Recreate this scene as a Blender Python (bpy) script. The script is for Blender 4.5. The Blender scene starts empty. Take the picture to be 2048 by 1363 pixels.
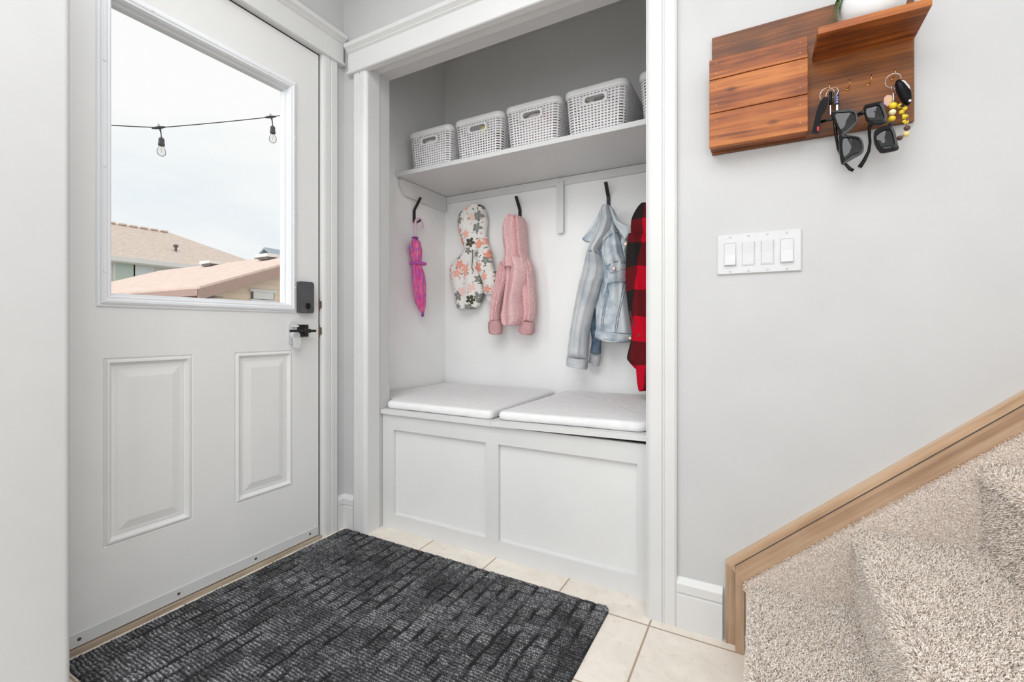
import bpy, bmesh, math, random
import numpy as np
from mathutils import Vector, Matrix, noise
random.seed(7); rng = np.random.default_rng(7)
S = bpy.context.scene
PI = math.pi
COL = S.collection

# ------------------------------------------------------------------ camera, world, lights, exposure
EYE = 0.886
cam_d = bpy.data.cameras.new('camera'); cam = bpy.data.objects.new('camera', cam_d); COL.objects.link(cam)
cam.location = (0, 0, EYE); cam.rotation_euler = (PI/2, 0, math.radians(28.6))
cam_d.sensor_width = 36; cam_d.lens = 912/2048*36; cam_d.shift_y = -24.5/2048
cam_d.clip_start = 0.02; cam_d.clip_end = 300
S.camera = cam
S.view_settings.view_transform = 'Standard'; S.view_settings.look = 'None'
S.view_settings.gamma = 1; S.view_settings.exposure = 0.0
S.view_settings.use_curve_mapping = False

W = bpy.data.worlds.new('overcast_sky'); S.world = W; W.use_nodes = True
nt = W.node_tree; nt.nodes.clear()
def wn(t): return nt.nodes.new(t)
wo = wn('ShaderNodeOutputWorld'); bg = wn('ShaderNodeBackground'); tc = wn('ShaderNodeTexCoord')
mp = wn('ShaderNodeMapping'); nz = wn('ShaderNodeTexNoise'); rp = wn('ShaderNodeValToRGB')
mp.inputs['Scale'].default_value = (1.6, 1.6, 5.0); mp.inputs['Location'].default_value = (0.4, 0.2, 0.1)
nz.inputs['Scale'].default_value = 1.5; nz.inputs['Detail'].default_value = 5; nz.inputs['Roughness'].default_value = .5
sx = wn('ShaderNodeSeparateXYZ'); mr = wn('ShaderNodeMapRange'); ad = wn('ShaderNodeMath'); ad.operation = 'ADD'
mr.inputs['From Min'].default_value = 0.05; mr.inputs['From Max'].default_value = 0.45
mr.inputs['To Min'].default_value = -0.16; mr.inputs['To Max'].default_value = 0.14
rp.color_ramp.elements[0].position = 0.3; rp.color_ramp.elements[0].color = (.83, .88, .92, 1)
rp.color_ramp.elements[1].position = 0.6; rp.color_ramp.elements[1].color = (.98, .98, .98, 1)
nt.links.new(tc.outputs['Generated'], mp.inputs[0]); nt.links.new(mp.outputs[0], nz.inputs['Vector'])
nt.links.new(tc.outputs['Generated'], sx.inputs[0]); nt.links.new(sx.outputs['Z'], mr.inputs['Value'])
nt.links.new(nz.outputs['Fac'], ad.inputs[0]); nt.links.new(mr.outputs[0], ad.inputs[1])
nt.links.new(ad.outputs[0], rp.inputs[0]); nt.links.new(rp.outputs[0], bg.inputs[0])
bg.inputs[1].default_value = 1.02; nt.links.new(bg.outputs[0], wo.inputs[0])

def area(name, loc, rot, sx_, sy_, power, col=(1, 1, 1)):
    d = bpy.data.lights.new(name, 'AREA'); d.shape = 'RECTANGLE'; d.size = sx_; d.size_y = sy_; d.energy = power; d.color = col
    o = bpy.data.objects.new(name, d); COL.objects.link(o); o.location = loc; o.rotation_euler = rot
    return o
# veiled sun of the overcast day, low from the door side: gives the soft shadows to the right of the hanging clothes
sd = bpy.data.lights.new('hazy_sun', 'SUN'); sd.energy = 1.3; sd.angle = math.radians(26); sd.color = (1, .99, .975)
so = bpy.data.objects.new('hazy_sun', sd); COL.objects.link(so)
so.rotation_euler = Vector((.60, 1.0, -.22)).to_track_quat('-Z', 'Y').to_euler()
# fill lights added out of view to bring up the room brightness
area('overhead_fill', (-0.55, -0.4, 2.47), (0, 0, 0), 2.1, 2.2, 52, (.965, .985, 1))  # added top light for floor, cushions and carpet; no fixture built
area('rear_fill', (0.35, -3.1, 1.18), (PI/2, 0, 0), 4.2, 2.15, 41, (.94, .97, 1))  # added broad fill from behind the camera, reaches into the nook
area('side_fill', (3.0, -1.0, 1.25), (PI/2, 0, PI/2), 2.6, 1.8, 17, (.955, .975, 1))  # added fill from the right to brighten the door

# ------------------------------------------------------------------ materials
def new_mat(name):
    m = bpy.data.materials.new(name); m.use_nodes = True
    m.node_tree.nodes.clear(); t = m.node_tree
    o = t.nodes.new('ShaderNodeOutputMaterial'); b = t.nodes.new('ShaderNodeBsdfPrincipled')
    t.links.new(b.outputs[0], o.inputs[0]); return m, t, b, o
def N(t, typ, **kw):
    n = t.nodes.new(typ)
    for k, v in kw.items():
        if k in n.inputs.keys(): n.inputs[k].default_value = v
        else: setattr(n, k, v)
    return n
def srgb(r, g, b):
    f = lambda c: (c/255/12.92 if c/255 <= .04045 else ((c/255+.055)/1.055)**2.4)
    return (f(r), f(g), f(b), 1)
def noisy(name, c1, c2, scale, rough=.5, bump=0., bscale=None, detail=4, spec=.5, metal=0, stretch=(1,1,1), p0=.35, p1=.65, bdist=.002):
    m, t, b, o = new_mat(name); L = t.links.new
    tcn = N(t, 'ShaderNodeTexCoord'); mpn = N(t, 'ShaderNodeMapping'); mpn.inputs['Scale'].default_value = stretch
    L(tcn.outputs['Object'], mpn.inputs[0])
    n1 = N(t, 'ShaderNodeTexNoise', Scale=scale, Detail=detail); L(mpn.outputs[0], n1.inputs['Vector'])
    r = N(t, 'ShaderNodeValToRGB'); r.color_ramp.elements[0].color = c1; r.color_ramp.elements[1].color = c2
    r.color_ramp.elements[0].position = p0; r.color_ramp.elements[1].position = p1
    L(n1.outputs['Fac'], r.inputs[0]); L(r.outputs[0], b.inputs['Base Color'])
    b.inputs['Roughness'].default_value = rough; b.inputs['Specular IOR Level'].default_value = spec; b.inputs['Metallic'].default_value = metal
    if bump:
        n2 = N(t, 'ShaderNodeTexNoise', Scale=bscale or scale*4, Detail=3); L(mpn.outputs[0], n2.inputs['Vector'])
        bp = N(t, 'ShaderNodeBump', Strength=bump, Distance=bdist); L(n2.outputs['Fac'], bp.inputs['Height']); L(bp.outputs[0], b.inputs['Normal'])
    return m
def plain(name, c, rough=.5, metal=0, spec=.5, coat=0):
    m = noisy(name, c, tuple(min(1, x*1.04) for x in c[:3])+(1,), 14, rough, 0, spec=spec, metal=metal)
    m.node_tree.nodes['Principled BSDF'].inputs['Coat Weight'].default_value = coat
    return m
def glassy(name, tint, gloss=.08):
    m = bpy.data.materials.new(name); m.use_nodes = True; t = m.node_tree; t.nodes.clear()
    o = N(t, 'ShaderNodeOutputMaterial'); tr = N(t, 'ShaderNodeBsdfTransparent'); gl = N(t, 'ShaderNodeBsdfGlossy'); mx = N(t, 'ShaderNodeMixShader')
    lw = N(t, 'ShaderNodeLayerWeight', Blend=.12); mu = N(t, 'ShaderNodeMath', operation='MULTIPLY'); mu.inputs[1].default_value = gloss*10
    tr.inputs[0].default_value = tint; gl.inputs['Roughness'].default_value = .02
    t.links.new(lw.outputs['Fresnel'], mu.inputs[0]); mu.use_clamp = True; t.links.new(mu.outputs[0], mx.inputs[0])
    t.links.new(tr.outputs[0], mx.inputs[1]); t.links.new(gl.outputs[0], mx.inputs[2]); t.links.new(mx.outputs[0], o.inputs[0])
    return m
def attr_mat(name, ramp, rough=.9, attr='shade', spec=.2, sheen=0):
    m, t, b, o = new_mat(name); a = N(t, 'ShaderNodeAttribute'); a.attribute_name = attr
    r = N(t, 'ShaderNodeValToRGB')
    while len(r.color_ramp.elements) < len(ramp): r.color_ramp.elements.new(.5)
    for e, (p, c) in zip(r.color_ramp.elements, ramp): e.position = p; e.color = c
    t.links.new(a.outputs['Fac'], r.inputs[0]); t.links.new(r.outputs[0], b.inputs['Base Color'])
    b.inputs['Roughness'].default_value = rough; b.inputs['Specular IOR Level'].default_value = spec
    b.inputs['Sheen Weight'].default_value = sheen
    return m
def wood(name, c1, c2, c3, ring=26, rough=.45, axis='x', knots=True, slope=0, st=(.55, 12)):
    m, t, b, o = new_mat(name); L = t.links.new
    tcn = N(t, 'ShaderNodeTexCoord'); mpn = N(t, 'ShaderNodeMapping')
    a_, c_ = st; mpn.inputs['Scale'].default_value = {'x': (a_, c_, c_), 'y': (c_, a_, c_), 'z': (c_, c_, a_)}[axis]
    m0 = N(t, 'ShaderNodeMapping'); m0.inputs['Rotation'].default_value = (0, slope, 0); L(tcn.outputs['Object'], m0.inputs[0]); L(m0.outputs[0], mpn.inputs[0])
    oi = N(t, 'ShaderNodeObjectInfo'); av = N(t, 'ShaderNodeVectorMath', operation='ADD'); sc = N(t, 'ShaderNodeVectorMath', operation='SCALE')
    cb = N(t, 'ShaderNodeCombineXYZ'); L(oi.outputs['Random'], cb.inputs[0]); L(oi.outputs['Random'], cb.inputs[2]); L(cb.outputs[0], sc.inputs[0]); sc.inputs['Scale'].default_value = 23
    L(mpn.outputs[0], av.inputs[0]); L(sc.outputs[0], av.inputs[1])
    n0 = N(t, 'ShaderNodeTexNoise', Scale=1.3, Detail=3, Distortion=.6); L(av.outputs[0], n0.inputs['Vector'])
    mu = N(t, 'ShaderNodeMath', operation='MULTIPLY'); mu.inputs[1].default_value = ring; L(n0.outputs['Fac'], mu.inputs[0])
    sn = N(t, 'ShaderNodeMath', operation='SINE'); L(mu.outputs[0], sn.inputs[0])
    fine = N(t, 'ShaderNodeTexNoise', Scale=14, Detail=4); L(av.outputs[0], fine.inputs['Vector'])
    blot = N(t, 'ShaderNodeTexNoise', Scale=2.2, Detail=2); L(tcn.outputs['Object'], blot.inputs['Vector']); blot.inputs['Scale'].default_value = 9
    m1 = N(t, 'ShaderNodeMath', operation='MULTIPLY_ADD'); m1.inputs[1].default_value = .13; m1.inputs[2].default_value = .1; L(sn.outputs[0], m1.inputs[0])
    m2 = N(t, 'ShaderNodeMath', operation='MULTIPLY_ADD'); m2.inputs[1].default_value = .45; L(fine.outputs['Fac'], m2.inputs[0]); L(m1.outputs[0], m2.inputs[2])
    m3 = N(t, 'ShaderNodeMath', operation='MULTIPLY_ADD'); m3.inputs[1].default_value = .4; L(blot.outputs['Fac'], m3.inputs[0]); L(m2.outputs[0], m3.inputs[2])
    r = N(t, 'ShaderNodeValToRGB'); r.color_ramp.elements.new(.5)
    for e, (p, c) in zip(r.color_ramp.elements, ((.34, c1), (.52, c2), (.72, c3))): e.position = p; e.color = c
    L(m3.outputs[0], r.inputs[0]); out = r.outputs[0]
    if knots:
        mk = N(t, 'ShaderNodeMapping'); mk.inputs['Scale'].default_value = {'x': (7, 13, 13), 'y': (13, 7, 13), 'z': (13, 13, 7)}[axis]; L(tcn.outputs['Object'], mk.inputs[0])
        vo = N(t, 'ShaderNodeTexVoronoi', Scale=1.0); L(mk.outputs[0], vo.inputs['Vector'])
        rk = N(t, 'ShaderNodeValToRGB'); rk.color_ramp.elements[0].position = .03; rk.color_ramp.elements[0].color = (.35, .3, .28, 1)
        rk.color_ramp.elements[1].position = .13; rk.color_ramp.elements[1].color = (1, 1, 1, 1); L(vo.outputs['Distance'], rk.inputs[0])
        mx = N(t, 'ShaderNodeMix', data_type='RGBA', blend_type='MULTIPLY'); mx.inputs[0].default_value = .9; L(out, mx.inputs[6]); L(rk.outputs[0], mx.inputs[7]); out = mx.outputs[2]
    L(out, b.inputs['Base Color']); b.inputs['Roughness'].default_value = rough
    bp = N(t, 'ShaderNodeBump', Strength=.25, Distance=.001); L(m2.outputs[0], bp.inputs['Height']); L(bp.outputs[0], b.inputs['Normal'])
    return m

M = {}
M['wall'] = noisy('wall_paint', srgb(200,200,200), srgb(203,203,203), 6, .75, .08, 90, spec=.3, bdist=.001)
M['nook'] = noisy('white_closet_paint', srgb(242,242,241), srgb(245,245,244), 6, .6, .06, 90, spec=.4, bdist=.001)
M['trim'] = noisy('trim_paint', srgb(217,217,216), srgb(220,220,219), 5, .42, .04, 60, spec=.5, bdist=.001)
M['door'] = noisy('door_paint', srgb(226,226,225), srgb(229,229,228), 5, .42, .05, 40, spec=.5, bdist=.001)
M['vinyl'] = noisy('white_vinyl', srgb(228,230,234), srgb(233,235,238), 5, .35)
M['ceil'] = noisy('ceiling_paint', srgb(232,232,230), srgb(236,236,234), 8, .9, .2, 60)
M['black'] = noisy('matte_black_metal', srgb(38,37,36), srgb(46,45,43), 30, .45, .05, 200, metal=.3)
M['brass'] = plain('brass', srgb(205,165,95), .25, 1)
M['bronze'] = plain('worn_bronze', srgb(120,104,90), .4, .8)
M['steel'] = plain('steel', srgb(205,205,208), .22, 1)
M['glass'] = glassy('window_glass', (.985, .99, .985, 1), .03)
M['cushion'] = noisy('white_cushion_cloth', srgb(232,232,232), srgb(238,238,238), 40, .9, .25, 350, spec=.15, bdist=.0008)
M['basket'] = noisy('white_basket_plastic', srgb(233,231,232), srgb(238,236,237), 12, .4)
M['screw'] = plain('dark_screw', srgb(92,84,78), .5, .6)
M['gap'] = plain('dark_rubber', srgb(70,68,66), .8)
M['plastic'] = plain('white_plastic', srgb(210,211,212), .3)
M['thresh'] = noisy('threshold_wood', srgb(150,134,116), srgb(182,166,146), 8, .5, .1, 60, stretch=(8,1,8))

# ------------------------------------------------------------------ mesh helpers
def link(name, me, mat, parent=None, smooth=False, label=None):
    if mat: me.materials.append(mat)
    if smooth: me.shade_smooth()
    o = bpy.data.objects.new(name, me); COL.objects.link(o)
    if parent: o.parent = parent
    if label: o['label'] = label
    return o
def mesh(name, v, f, mat, parent=None, smooth=False, label=None):
    me = bpy.data.meshes.new(name); me.from_pydata([tuple(x) for x in v], [], f); me.update()
    bm = bmesh.new(); bm.from_mesh(me); bmesh.ops.recalc_face_normals(bm, faces=bm.faces); bm.to_mesh(me); bm.free()
    return link(name, me, mat, parent, smooth, label)
def tag(o, label=None, cat=None, group=None, kind=None):
    if label: o['label'] = label
    if cat: o['category'] = cat
    if group: o['group'] = group
    if kind: o['kind'] = kind
    return o
def struct(o, label=None, cat=None): return tag(o, label, cat, None, 'structure')
def empty(name, loc, label, cat, group=None):
    o = bpy.data.objects.new(name, None); COL.objects.link(o); o.location = loc; o.empty_display_size = .05
    return tag(o, label, cat, group)
class MB:
    def __init__(s): s.v = []; s.f = []
    def add(s, v, f):
        b = len(s.v); s.v += [tuple(x) for x in v]; s.f += [tuple(b+i for i in q) for q in f]; return s
    def box(s, x0, x1, y0, y1, z0, z1):
        v = [(x, y, z) for x in (x0, x1) for y in (y0, y1) for z in (z0, z1)]
        return s.add(v, [(0,1,3,2), (4,6,7,5), (0,4,5,1), (2,3,7,6), (0,2,6,4), (1,5,7,3)])
    def bbox(s, x0, x1, y0, y1, z0, z1, r=.002, seg=2):      # bevelled box
        bm = bmesh.new(); bmesh.ops.create_cube(bm, size=1)
        for v in bm.verts: v.co = Vector(((x0+x1)/2+v.co.x*(x1-x0), (y0+y1)/2+v.co.y*(y1-y0), (z0+z1)/2+v.co.z*(z1-z0)))
        bmesh.ops.bevel(bm, geom=bm.edges[:], offset=r, segments=seg, affect='EDGES', profile=.5)
        bm.verts.index_update(); v = [tuple(x.co) for x in bm.verts]; f = [tuple(q.index for q in p.verts) for p in bm.faces]; bm.free()
        return s.add(v, f)
    def prism(s, poly, org, u, v, w, length):                # 2-D polygon (u,v) extruded along w
        org, u, v, w = map(Vector, (org, u, v, w)); n = len(poly)
        a = [org+u*p+v*q for p, q in poly]; b = [x+w*length for x in a]
        return s.add(a+b, [tuple(range(n)), tuple(range(2*n-1, n-1, -1))]+[(i, (i+1) % n, n+(i+1) % n, n+i) for i in range(n)])
    def tube(s, pts, r, n=10, closed=False):
        pts = [Vector(p) for p in pts]; m = len(pts); rr = r if hasattr(r, '__len__') else [r]*m
        vs = []; fs = []; prev = None
        for i, p in enumerate(pts):
            t = (pts[(i+1) % m]-pts[i-1]) if closed else (pts[min(i+1, m-1)]-pts[max(i-1, 0)])
            t.normalize()
            if prev is None: a = t.orthogonal().normalized()
            else:
                a = prev-t*prev.dot(t); a = a.normalized() if a.length > 1e-6 else t.orthogonal().normalized()
            prev = a; b = t.cross(a)
            for k in range(n): vs.append(p+(a*math.cos(2*PI*k/n)+b*math.sin(2*PI*k/n))*rr[i])
        for i in range(m if closed else m-1):
            j = (i+1) % m
            for k in range(n): fs.append((i*n+k, i*n+(k+1) % n, j*n+(k+1) % n, j*n+k))
        if not closed: fs += [tuple(range(n-1, -1, -1)), tuple(range((m-1)*n, m*n))]
        return s.add(vs, fs)
    def lathe(s, prof, org, axis=(0,0,1), n=24):             # prof: (r, h)
        ax = Vector(axis).normalized(); a = ax.orthogonal().normalized(); b = ax.cross(a); org = Vector(org); vs = []; fs = []
        for r, h in prof:
            for k in range(n): vs.append(org+ax*h+(a*math.cos(2*PI*k/n)+b*math.sin(2*PI*k/n))*max(r, 1e-5))
        m = len(prof)
        for i in range(m-1):
            for k in range(n): fs.append((i*n+k, i*n+(k+1) % n, (i+1)*n+(k+1) % n, (i+1)*n+k))
        fs += [tuple(range(n-1, -1, -1)), tuple(range((m-1)*n, m*n))]
        return s.add(vs, fs)
    def xf(s, mat): s.v = [tuple(mat @ Vector(p)) for p in s.v]; return s
    def build(s, name, mat, parent=None, smooth=False, label=None):
        return mesh(name, s.v, s.f, mat, parent, smooth, label)
def arc(cx, cy, r, a0, a1, n): return [(cx+r*math.cos(a0+(a1-a0)*i/n), cy+r*math.sin(a0+(a1-a0)*i/n)) for i in range(n+1)]
def rrect(x0, x1, y0, y1, r, n=5):
    return arc(x1-r, y1-r, r, 0, PI/2, n)+arc(x0+r, y1-r, r, PI/2, PI, n)+arc(x0+r, y0+r, r, PI, 1.5*PI, n)+arc(x1-r, y0+r, r, 1.5*PI, 2*PI, n)
def cat(p0, p1, p2, p3, t): return .5*((2*p1)+(-p0+p2)*t+(2*p0-5*p1+4*p2-p3)*t*t+(-p0+3*p1-3*p2+p3)*t**3)
def resamp(pts, n, closed=False):
    P = [np.array(p, float) for p in pts]; m = len(P); out = []
    segs = m if closed else m-1
    for i in range(segs):
        g = (lambda k: P[k % m]) if closed else (lambda k: P[min(max(k, 0), m-1)])
        for k in range(n): out.append(cat(g(i-1), g(i), g(i+1), g(i+2), k/n))
    if not closed: out.append(P[-1])
    return out

# ------------------------------------------------------------------ the setting
XD, YW, YO, YN = -1.648, 1.44, 1.565, 2.25      # door wall, closet wall face, its inner face, back of the nook
XJ0, XJ1, ZH = -1.49, -.31, 2.018               # closet opening
DY0, DY1, DZ0, DZ1 = .462, 1.306, .0146, 2.045  # door slab
def tiles():
    m, t, b, o = new_mat('cream_floor_tile'); L = t.links.new
    tcn = N(t, 'ShaderNodeTexCoord'); mpn = N(t, 'ShaderNodeMapping'); L(tcn.outputs['Object'], mpn.inputs[0])
    s = 1/.3035; mpn.inputs['Scale'].default_value = (s, s, s); mpn.inputs['Location'].default_value = (.2925*s, -1.391*s, 0)
    sp = N(t, 'ShaderNodeSeparateXYZ'); L(mpn.outputs[0], sp.inputs[0]); g = []
    for ax in 'XY':
        fr = N(t, 'ShaderNodeMath', operation='FRACT'); L(sp.outputs[ax], fr.inputs[0])
        sb = N(t, 'ShaderNodeMath', operation='SUBTRACT'); L(fr.outputs[0], sb.inputs[0]); sb.inputs[1].default_value = .5
        ab = N(t, 'ShaderNodeMath', operation='ABSOLUTE'); L(sb.outputs[0], ab.inputs[0]); g.append(ab)
    mxm = N(t, 'ShaderNodeMath', operation='MAXIMUM'); L(g[0].outputs[0], mxm.inputs[0]); L(g[1].outputs[0], mxm.inputs[1])
    gr = N(t, 'ShaderNodeValToRGB'); gr.color_ramp.elements[0].position = .4895; gr.color_ramp.elements[0].color = (0,0,0,1)
    gr.color_ramp.elements[1].position = .4935; gr.color_ramp.elements[1].color = (1,1,1,1); L(mxm.outputs[0], gr.inputs[0])
    n1 = N(t, 'ShaderNodeTexNoise', Scale=6, Detail=8, Roughness=.65, Distortion=1.2); L(tcn.outputs['Object'], n1.inputs['Vector'])
    r = N(t, 'ShaderNodeValToRGB'); r.color_ramp.elements[0].position = .3; r.color_ramp.elements[0].color = srgb(222,213,202)
    r.color_ramp.elements[1].position = .62; r.color_ramp.elements[1].color = srgb(238,230,219); L(n1.outputs['Fac'], r.inputs[0])
    n2 = N(t, 'ShaderNodeTexNoise', Scale=45, Detail=3); L(tcn.outputs['Object'], n2.inputs['Vector'])
    r2 = N(t, 'ShaderNodeValToRGB'); r2.color_ramp.elements[0].position = .25; r2.color_ramp.elements[0].color = (.86,.83,.80,1)
    r2.color_ramp.elements[1].position = .4; r2.color_ramp.elements[1].color = (1,1,1,1); L(n2.outputs['Fac'], r2.inputs[0])
    mm = N(t, 'ShaderNodeMix', data_type='RGBA', blend_type='MULTIPLY'); mm.inputs[0].default_value = 1; L(r.outputs[0], mm.inputs[6]); L(r2.outputs[0], mm.inputs[7])
    mx = N(t, 'ShaderNodeMix', data_type='RGBA'); L(gr.outputs[0], mx.inputs[0]); L(mm.outputs[2], mx.inputs[6]); mx.inputs[7].default_value = srgb(168,146,124)
    L(mx.outputs[2], b.inputs['Base Color']); b.inputs['Roughness'].default_value = .42
    bp = N(t, 'ShaderNodeBump', Strength=.5, Distance=.002, invert=True); L(gr.outputs[0], bp.inputs['Height']); L(bp.outputs[0], b.inputs['Normal'])
    return m
M['tile'] = tiles()
fl = struct(MB().box(-1.8, 3.2, -3.3, 2.4, -.12, 0).build('floor', M['tile']))
struct(MB().box(-1.8, 3.2, -3.3, 2.4, 2.50, 2.62).build('ceiling', M['ceil']))
# door wall with the door hole
b = MB(); T = XD-.16
b.box(T, XD, -3.3, DY0-.03, 0, 2.5).box(T, XD, DY1+.006, YW, 0, 2.5).box(T, XD, DY0-.03, DY1+.006, DZ1+.006, 2.5)
struct(b.build('wall_left', M['wall']))
# closet wall: piers and header around the opening
b = MB(); b.box(T, XJ0-.003, YW, YO, 0, 2.5).box(XJ1+.003, 3.2, YW, YO, 0, 2.5).box(XJ0-.003, XJ1+.003, YW, YO, ZH+.003, 2.5)
struct(b.build('wall_back', M['wall']))
struct(MB().box(-1.84, -1.69, YO, YN+.1, 0, 2.5).build('wall_nook_left', M['nook']))
struct(MB().box(-1.69, -.06, YN, YN+.1, 0, 2.5).build('wall_nook_back', M['nook']))
struct(MB().box(-.12, -.04, YO, YN, 0, 2.5).build('wall_nook_right', M['nook']))
struct(MB().box(3.1, 3.2, -3.3, -2.3, 0, 2.5).box(3.1, 3.2, .3, YW, 0, 2.5).box(3.1, 3.2, -2.3, .3, 0, .35).box(3.1, 3.2, -2.3, .3, 2.15, 2.5).build('wall_right', M['wall']))
b = MB(); b.box(-1.8, 3.2, -3.3, -3.2, 0, .1).box(-1.8, 3.2, -3.3, -3.2, 2.26, 2.5).box(-1.8, -1.7, -3.3, -3.2, .1, 2.26).box(2.7, 3.2, -3.3, -3.2, .1, 2.26)
struct(b.build('wall_rear', M['wall']))
# wall end beside the camera, rounded corner bead
XS, YS = -1.42, .4445
b = MB(); b.prism([(XD, -3.2), (XS, -3.2)]+arc(XS-.012, YS-.012, .012, 0, PI/2, 6)+[(XD, YS)], (0,0,0), (1,0,0), (0,1,0), (0,0,1), 2.5)
struct(b.build('wall_entry', M['wall'], smooth=False))

# nook ceiling lip and jamb lining
b = MB(); b.box(XJ0-.003, XJ0, YW-.0070, 1.50, 0, ZH).box(XJ1, XJ1+.003, YW-.0075, 1.50, 0, ZH).box(XJ0, XJ1, YW-.0075, 1.50, ZH, ZH+.003)
# ---- casings and headers
def casing_profile(w, t):     # (across, out)
    return [(0,0), (w,0), (w,t*.75), (w-.006,t), (w-.034,t), (w-.037,t*.72), (w-.040,t*.72), (w-.043,t), (.016,t), (.010,t*.92), (.003,t*.7), (0,t*.45)]
b.prism([(p, q) for p, q in casing_profile(.0785, .018)], (XJ0-.0018, YW, 0), (-1,0,0), (0,-1,0), (0,0,1), 2.003)
b.prism([(p, q) for p, q in casing_profile(.0892, .018)], (XJ1+.0018, YW, 0), (1,0,0), (0,-1,0), (0,0,1), 2.003)
struct(b.build('trim_1', M['trim']))
def header(name, org, along, out, length):
    # bead, fascia and crown as one profile (out, up)
    prof = [(0,0), (.026,0), (.030,.003), (.030,.009), (.026,.013), (.019,.014), (.019,.092), (.023,.095), (.028,.098), (.028,.101), (.034,.106), (.042,.112), (.044,.119), (.044,.127), (0,.127)]
    m = MB(); m.prism(prof, org, out, (0,0,1), along, length); return struct(m.build(name, M['trim']))
header('trim_2', (-1.598, YW, 2.002), (1,0,0), (0,-1,0), 1.398)
b = MB(); b.prism(casing_profile(.080, .018), (XD, DY1+.008, 0), (0,1,0), (1,0,0), (0,0,1), 2.053)
struct(b.build('trim_3', M['trim']))
header('trim_4', (XD, -.2, 2.052), (0,1,0), (1,0,0), 1.622)
def baseboard(name, org, along, out, length):
    prof = [(0,0), (.017,0), (.017,.098), (.012,.101), (.012,.104), (.017,.107), (.017,.131), (.004,.147), (0,.147)]
    return struct(MB().prism(prof, org, out, (0,0,1), along, length).build(name, M['trim']))
baseboard('baseboard_right', (-.219, YW, 0), (1,0,0), (0,-1,0), .124)
baseboard('baseboard_corner', (-1.648, YW, 0), (1,0,0), (0,-1,0), .076)
baseboard('baseboard_left', (XD, DY1+.089, 0), (0,1,0), (1,0,0), YW-DY1-.089)
# threshold under the door
struct(MB().box(XD-.15, XD+.018, DY0-.02, DY1+.004, 0, .012).build('trim_5', M['thresh']))
# door frame lining (jamb) behind the slab edge
b = MB(); b.box(XD-.15, XD-.0005, DY1+.0035, DY1+.0062, 0, DZ1+.006).box(XD-.15, XD-.0005, DY0-.0295, DY0-.004, 0, DZ1+.006).box(XD-.15, XD-.0005, DY0-.02, DY1+.004, DZ1+.0035, DZ1+.0058)
struct(b.build('trim_6', M['gap']))
# ---- stained wood skirt moulding up the stairs
SL = .868; CS = math.hypot(1, SL); UX, UZ = 1/CS, SL/CS
M['oak'] = wood('stained_oak_trim', srgb(172,140,112), srgb(194,163,133), srgb(208,180,152), ring=14, rough=.38, axis='x', knots=False, slope=math.atan(SL))
M['oak_in_shaded'] = wood('stained_oak_inner_moulding', srgb(156,124,98), srgb(176,144,116), srgb(192,162,134), ring=14, rough=.34, axis='x', knots=False, slope=math.atan(SL))  # darker copy of the oak; shade of the inner face put into the colour
M['oak_v'] = wood('stained_oak_trim_upright', srgb(146,118,94), srgb(168,139,112), srgb(186,157,130), ring=14, rough=.4, axis='z', knots=False)
def kinked(x0, x1, zk0, zk1, y0, y1, name, mat_v, mat_d, parent, lip=0):
    # a board going up then along the stair slope; x0/x1 outer and inner edges of the upright; zk0/zk1 kink heights
    L_ = 1.5
    MB().add([(x0, y, 0) for y in (y0, y1)]+[(x1, y, 0) for y in (y0, y1)]+[(x1, y, zk1) for y in (y0, y1)]+[(x0, y, zk0) for y in (y0, y1)],
             [(0,2,4,6), (1,7,5,3), (0,1,3,2), (2,3,5,4), (4,5,7,6), (6,7,1,0)]).build(name, mat_v, parent)
    q = [(x0, zk0), (x1, zk1), (x1+L_, zk1+L_*SL), (x0+L_, zk0+L_*SL)]
    MB().add([(x, y0, z) for x, z in q]+[(x, y1, z) for x, z in q], [(0,1,2,3), (7,6,5,4), (0,4,5,1), (1,5,6,2), (2,6,7,3), (3,7,4,0)]).build(name, mat_d, parent)
stair_trim = empty('stair_skirt_trim', (-.06, YW, 0), 'stained wood skirt moulding rising diagonally along the carpeted stairs', 'trim')
def local(parent):      # parts built in world coordinates are shifted under their thing
    for c in parent.children_recursive if hasattr(parent, 'children_recursive') else parent.children:
        pass
kinked(-.0865, -.058, .228, .2, 1.42, YW, 'outer_board', M['oak_v'], M['oak'], None)
for o in [o for o in COL.objects if o.name.startswith('outer_board')]: o.parent = stair_trim; o.matrix_parent_inverse = Matrix.Translation(-stair_trim.location)
kinked(-.061, -.038, .223, .197, 1.39, YW, 'inner_moulding', M['oak_v'], M['oak_in_shaded'], None)
kinked(-.0625, -.0595, .2245, .2215, 1.4193, YW, 'inner_moulding_shade_line', M['gap'], M['gap'], None)  # dark strip standing in for the shaded line between the boards
for o in [o for o in COL.objects if o.name.startswith('inner_moulding')]: o.parent = stair_trim; o.matrix_parent_inverse = Matrix.Translation(-stair_trim.location)
def adopt(parent, *objs):
    for o in objs:
        o.parent = parent
        base = parent
        while base.parent: base = base.parent
        o.matrix_parent_inverse = Matrix.Translation(-base.location) if parent.type == 'EMPTY' and parent.parent is None else Matrix.Identity(4)
    return objs[0] if objs else None

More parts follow.
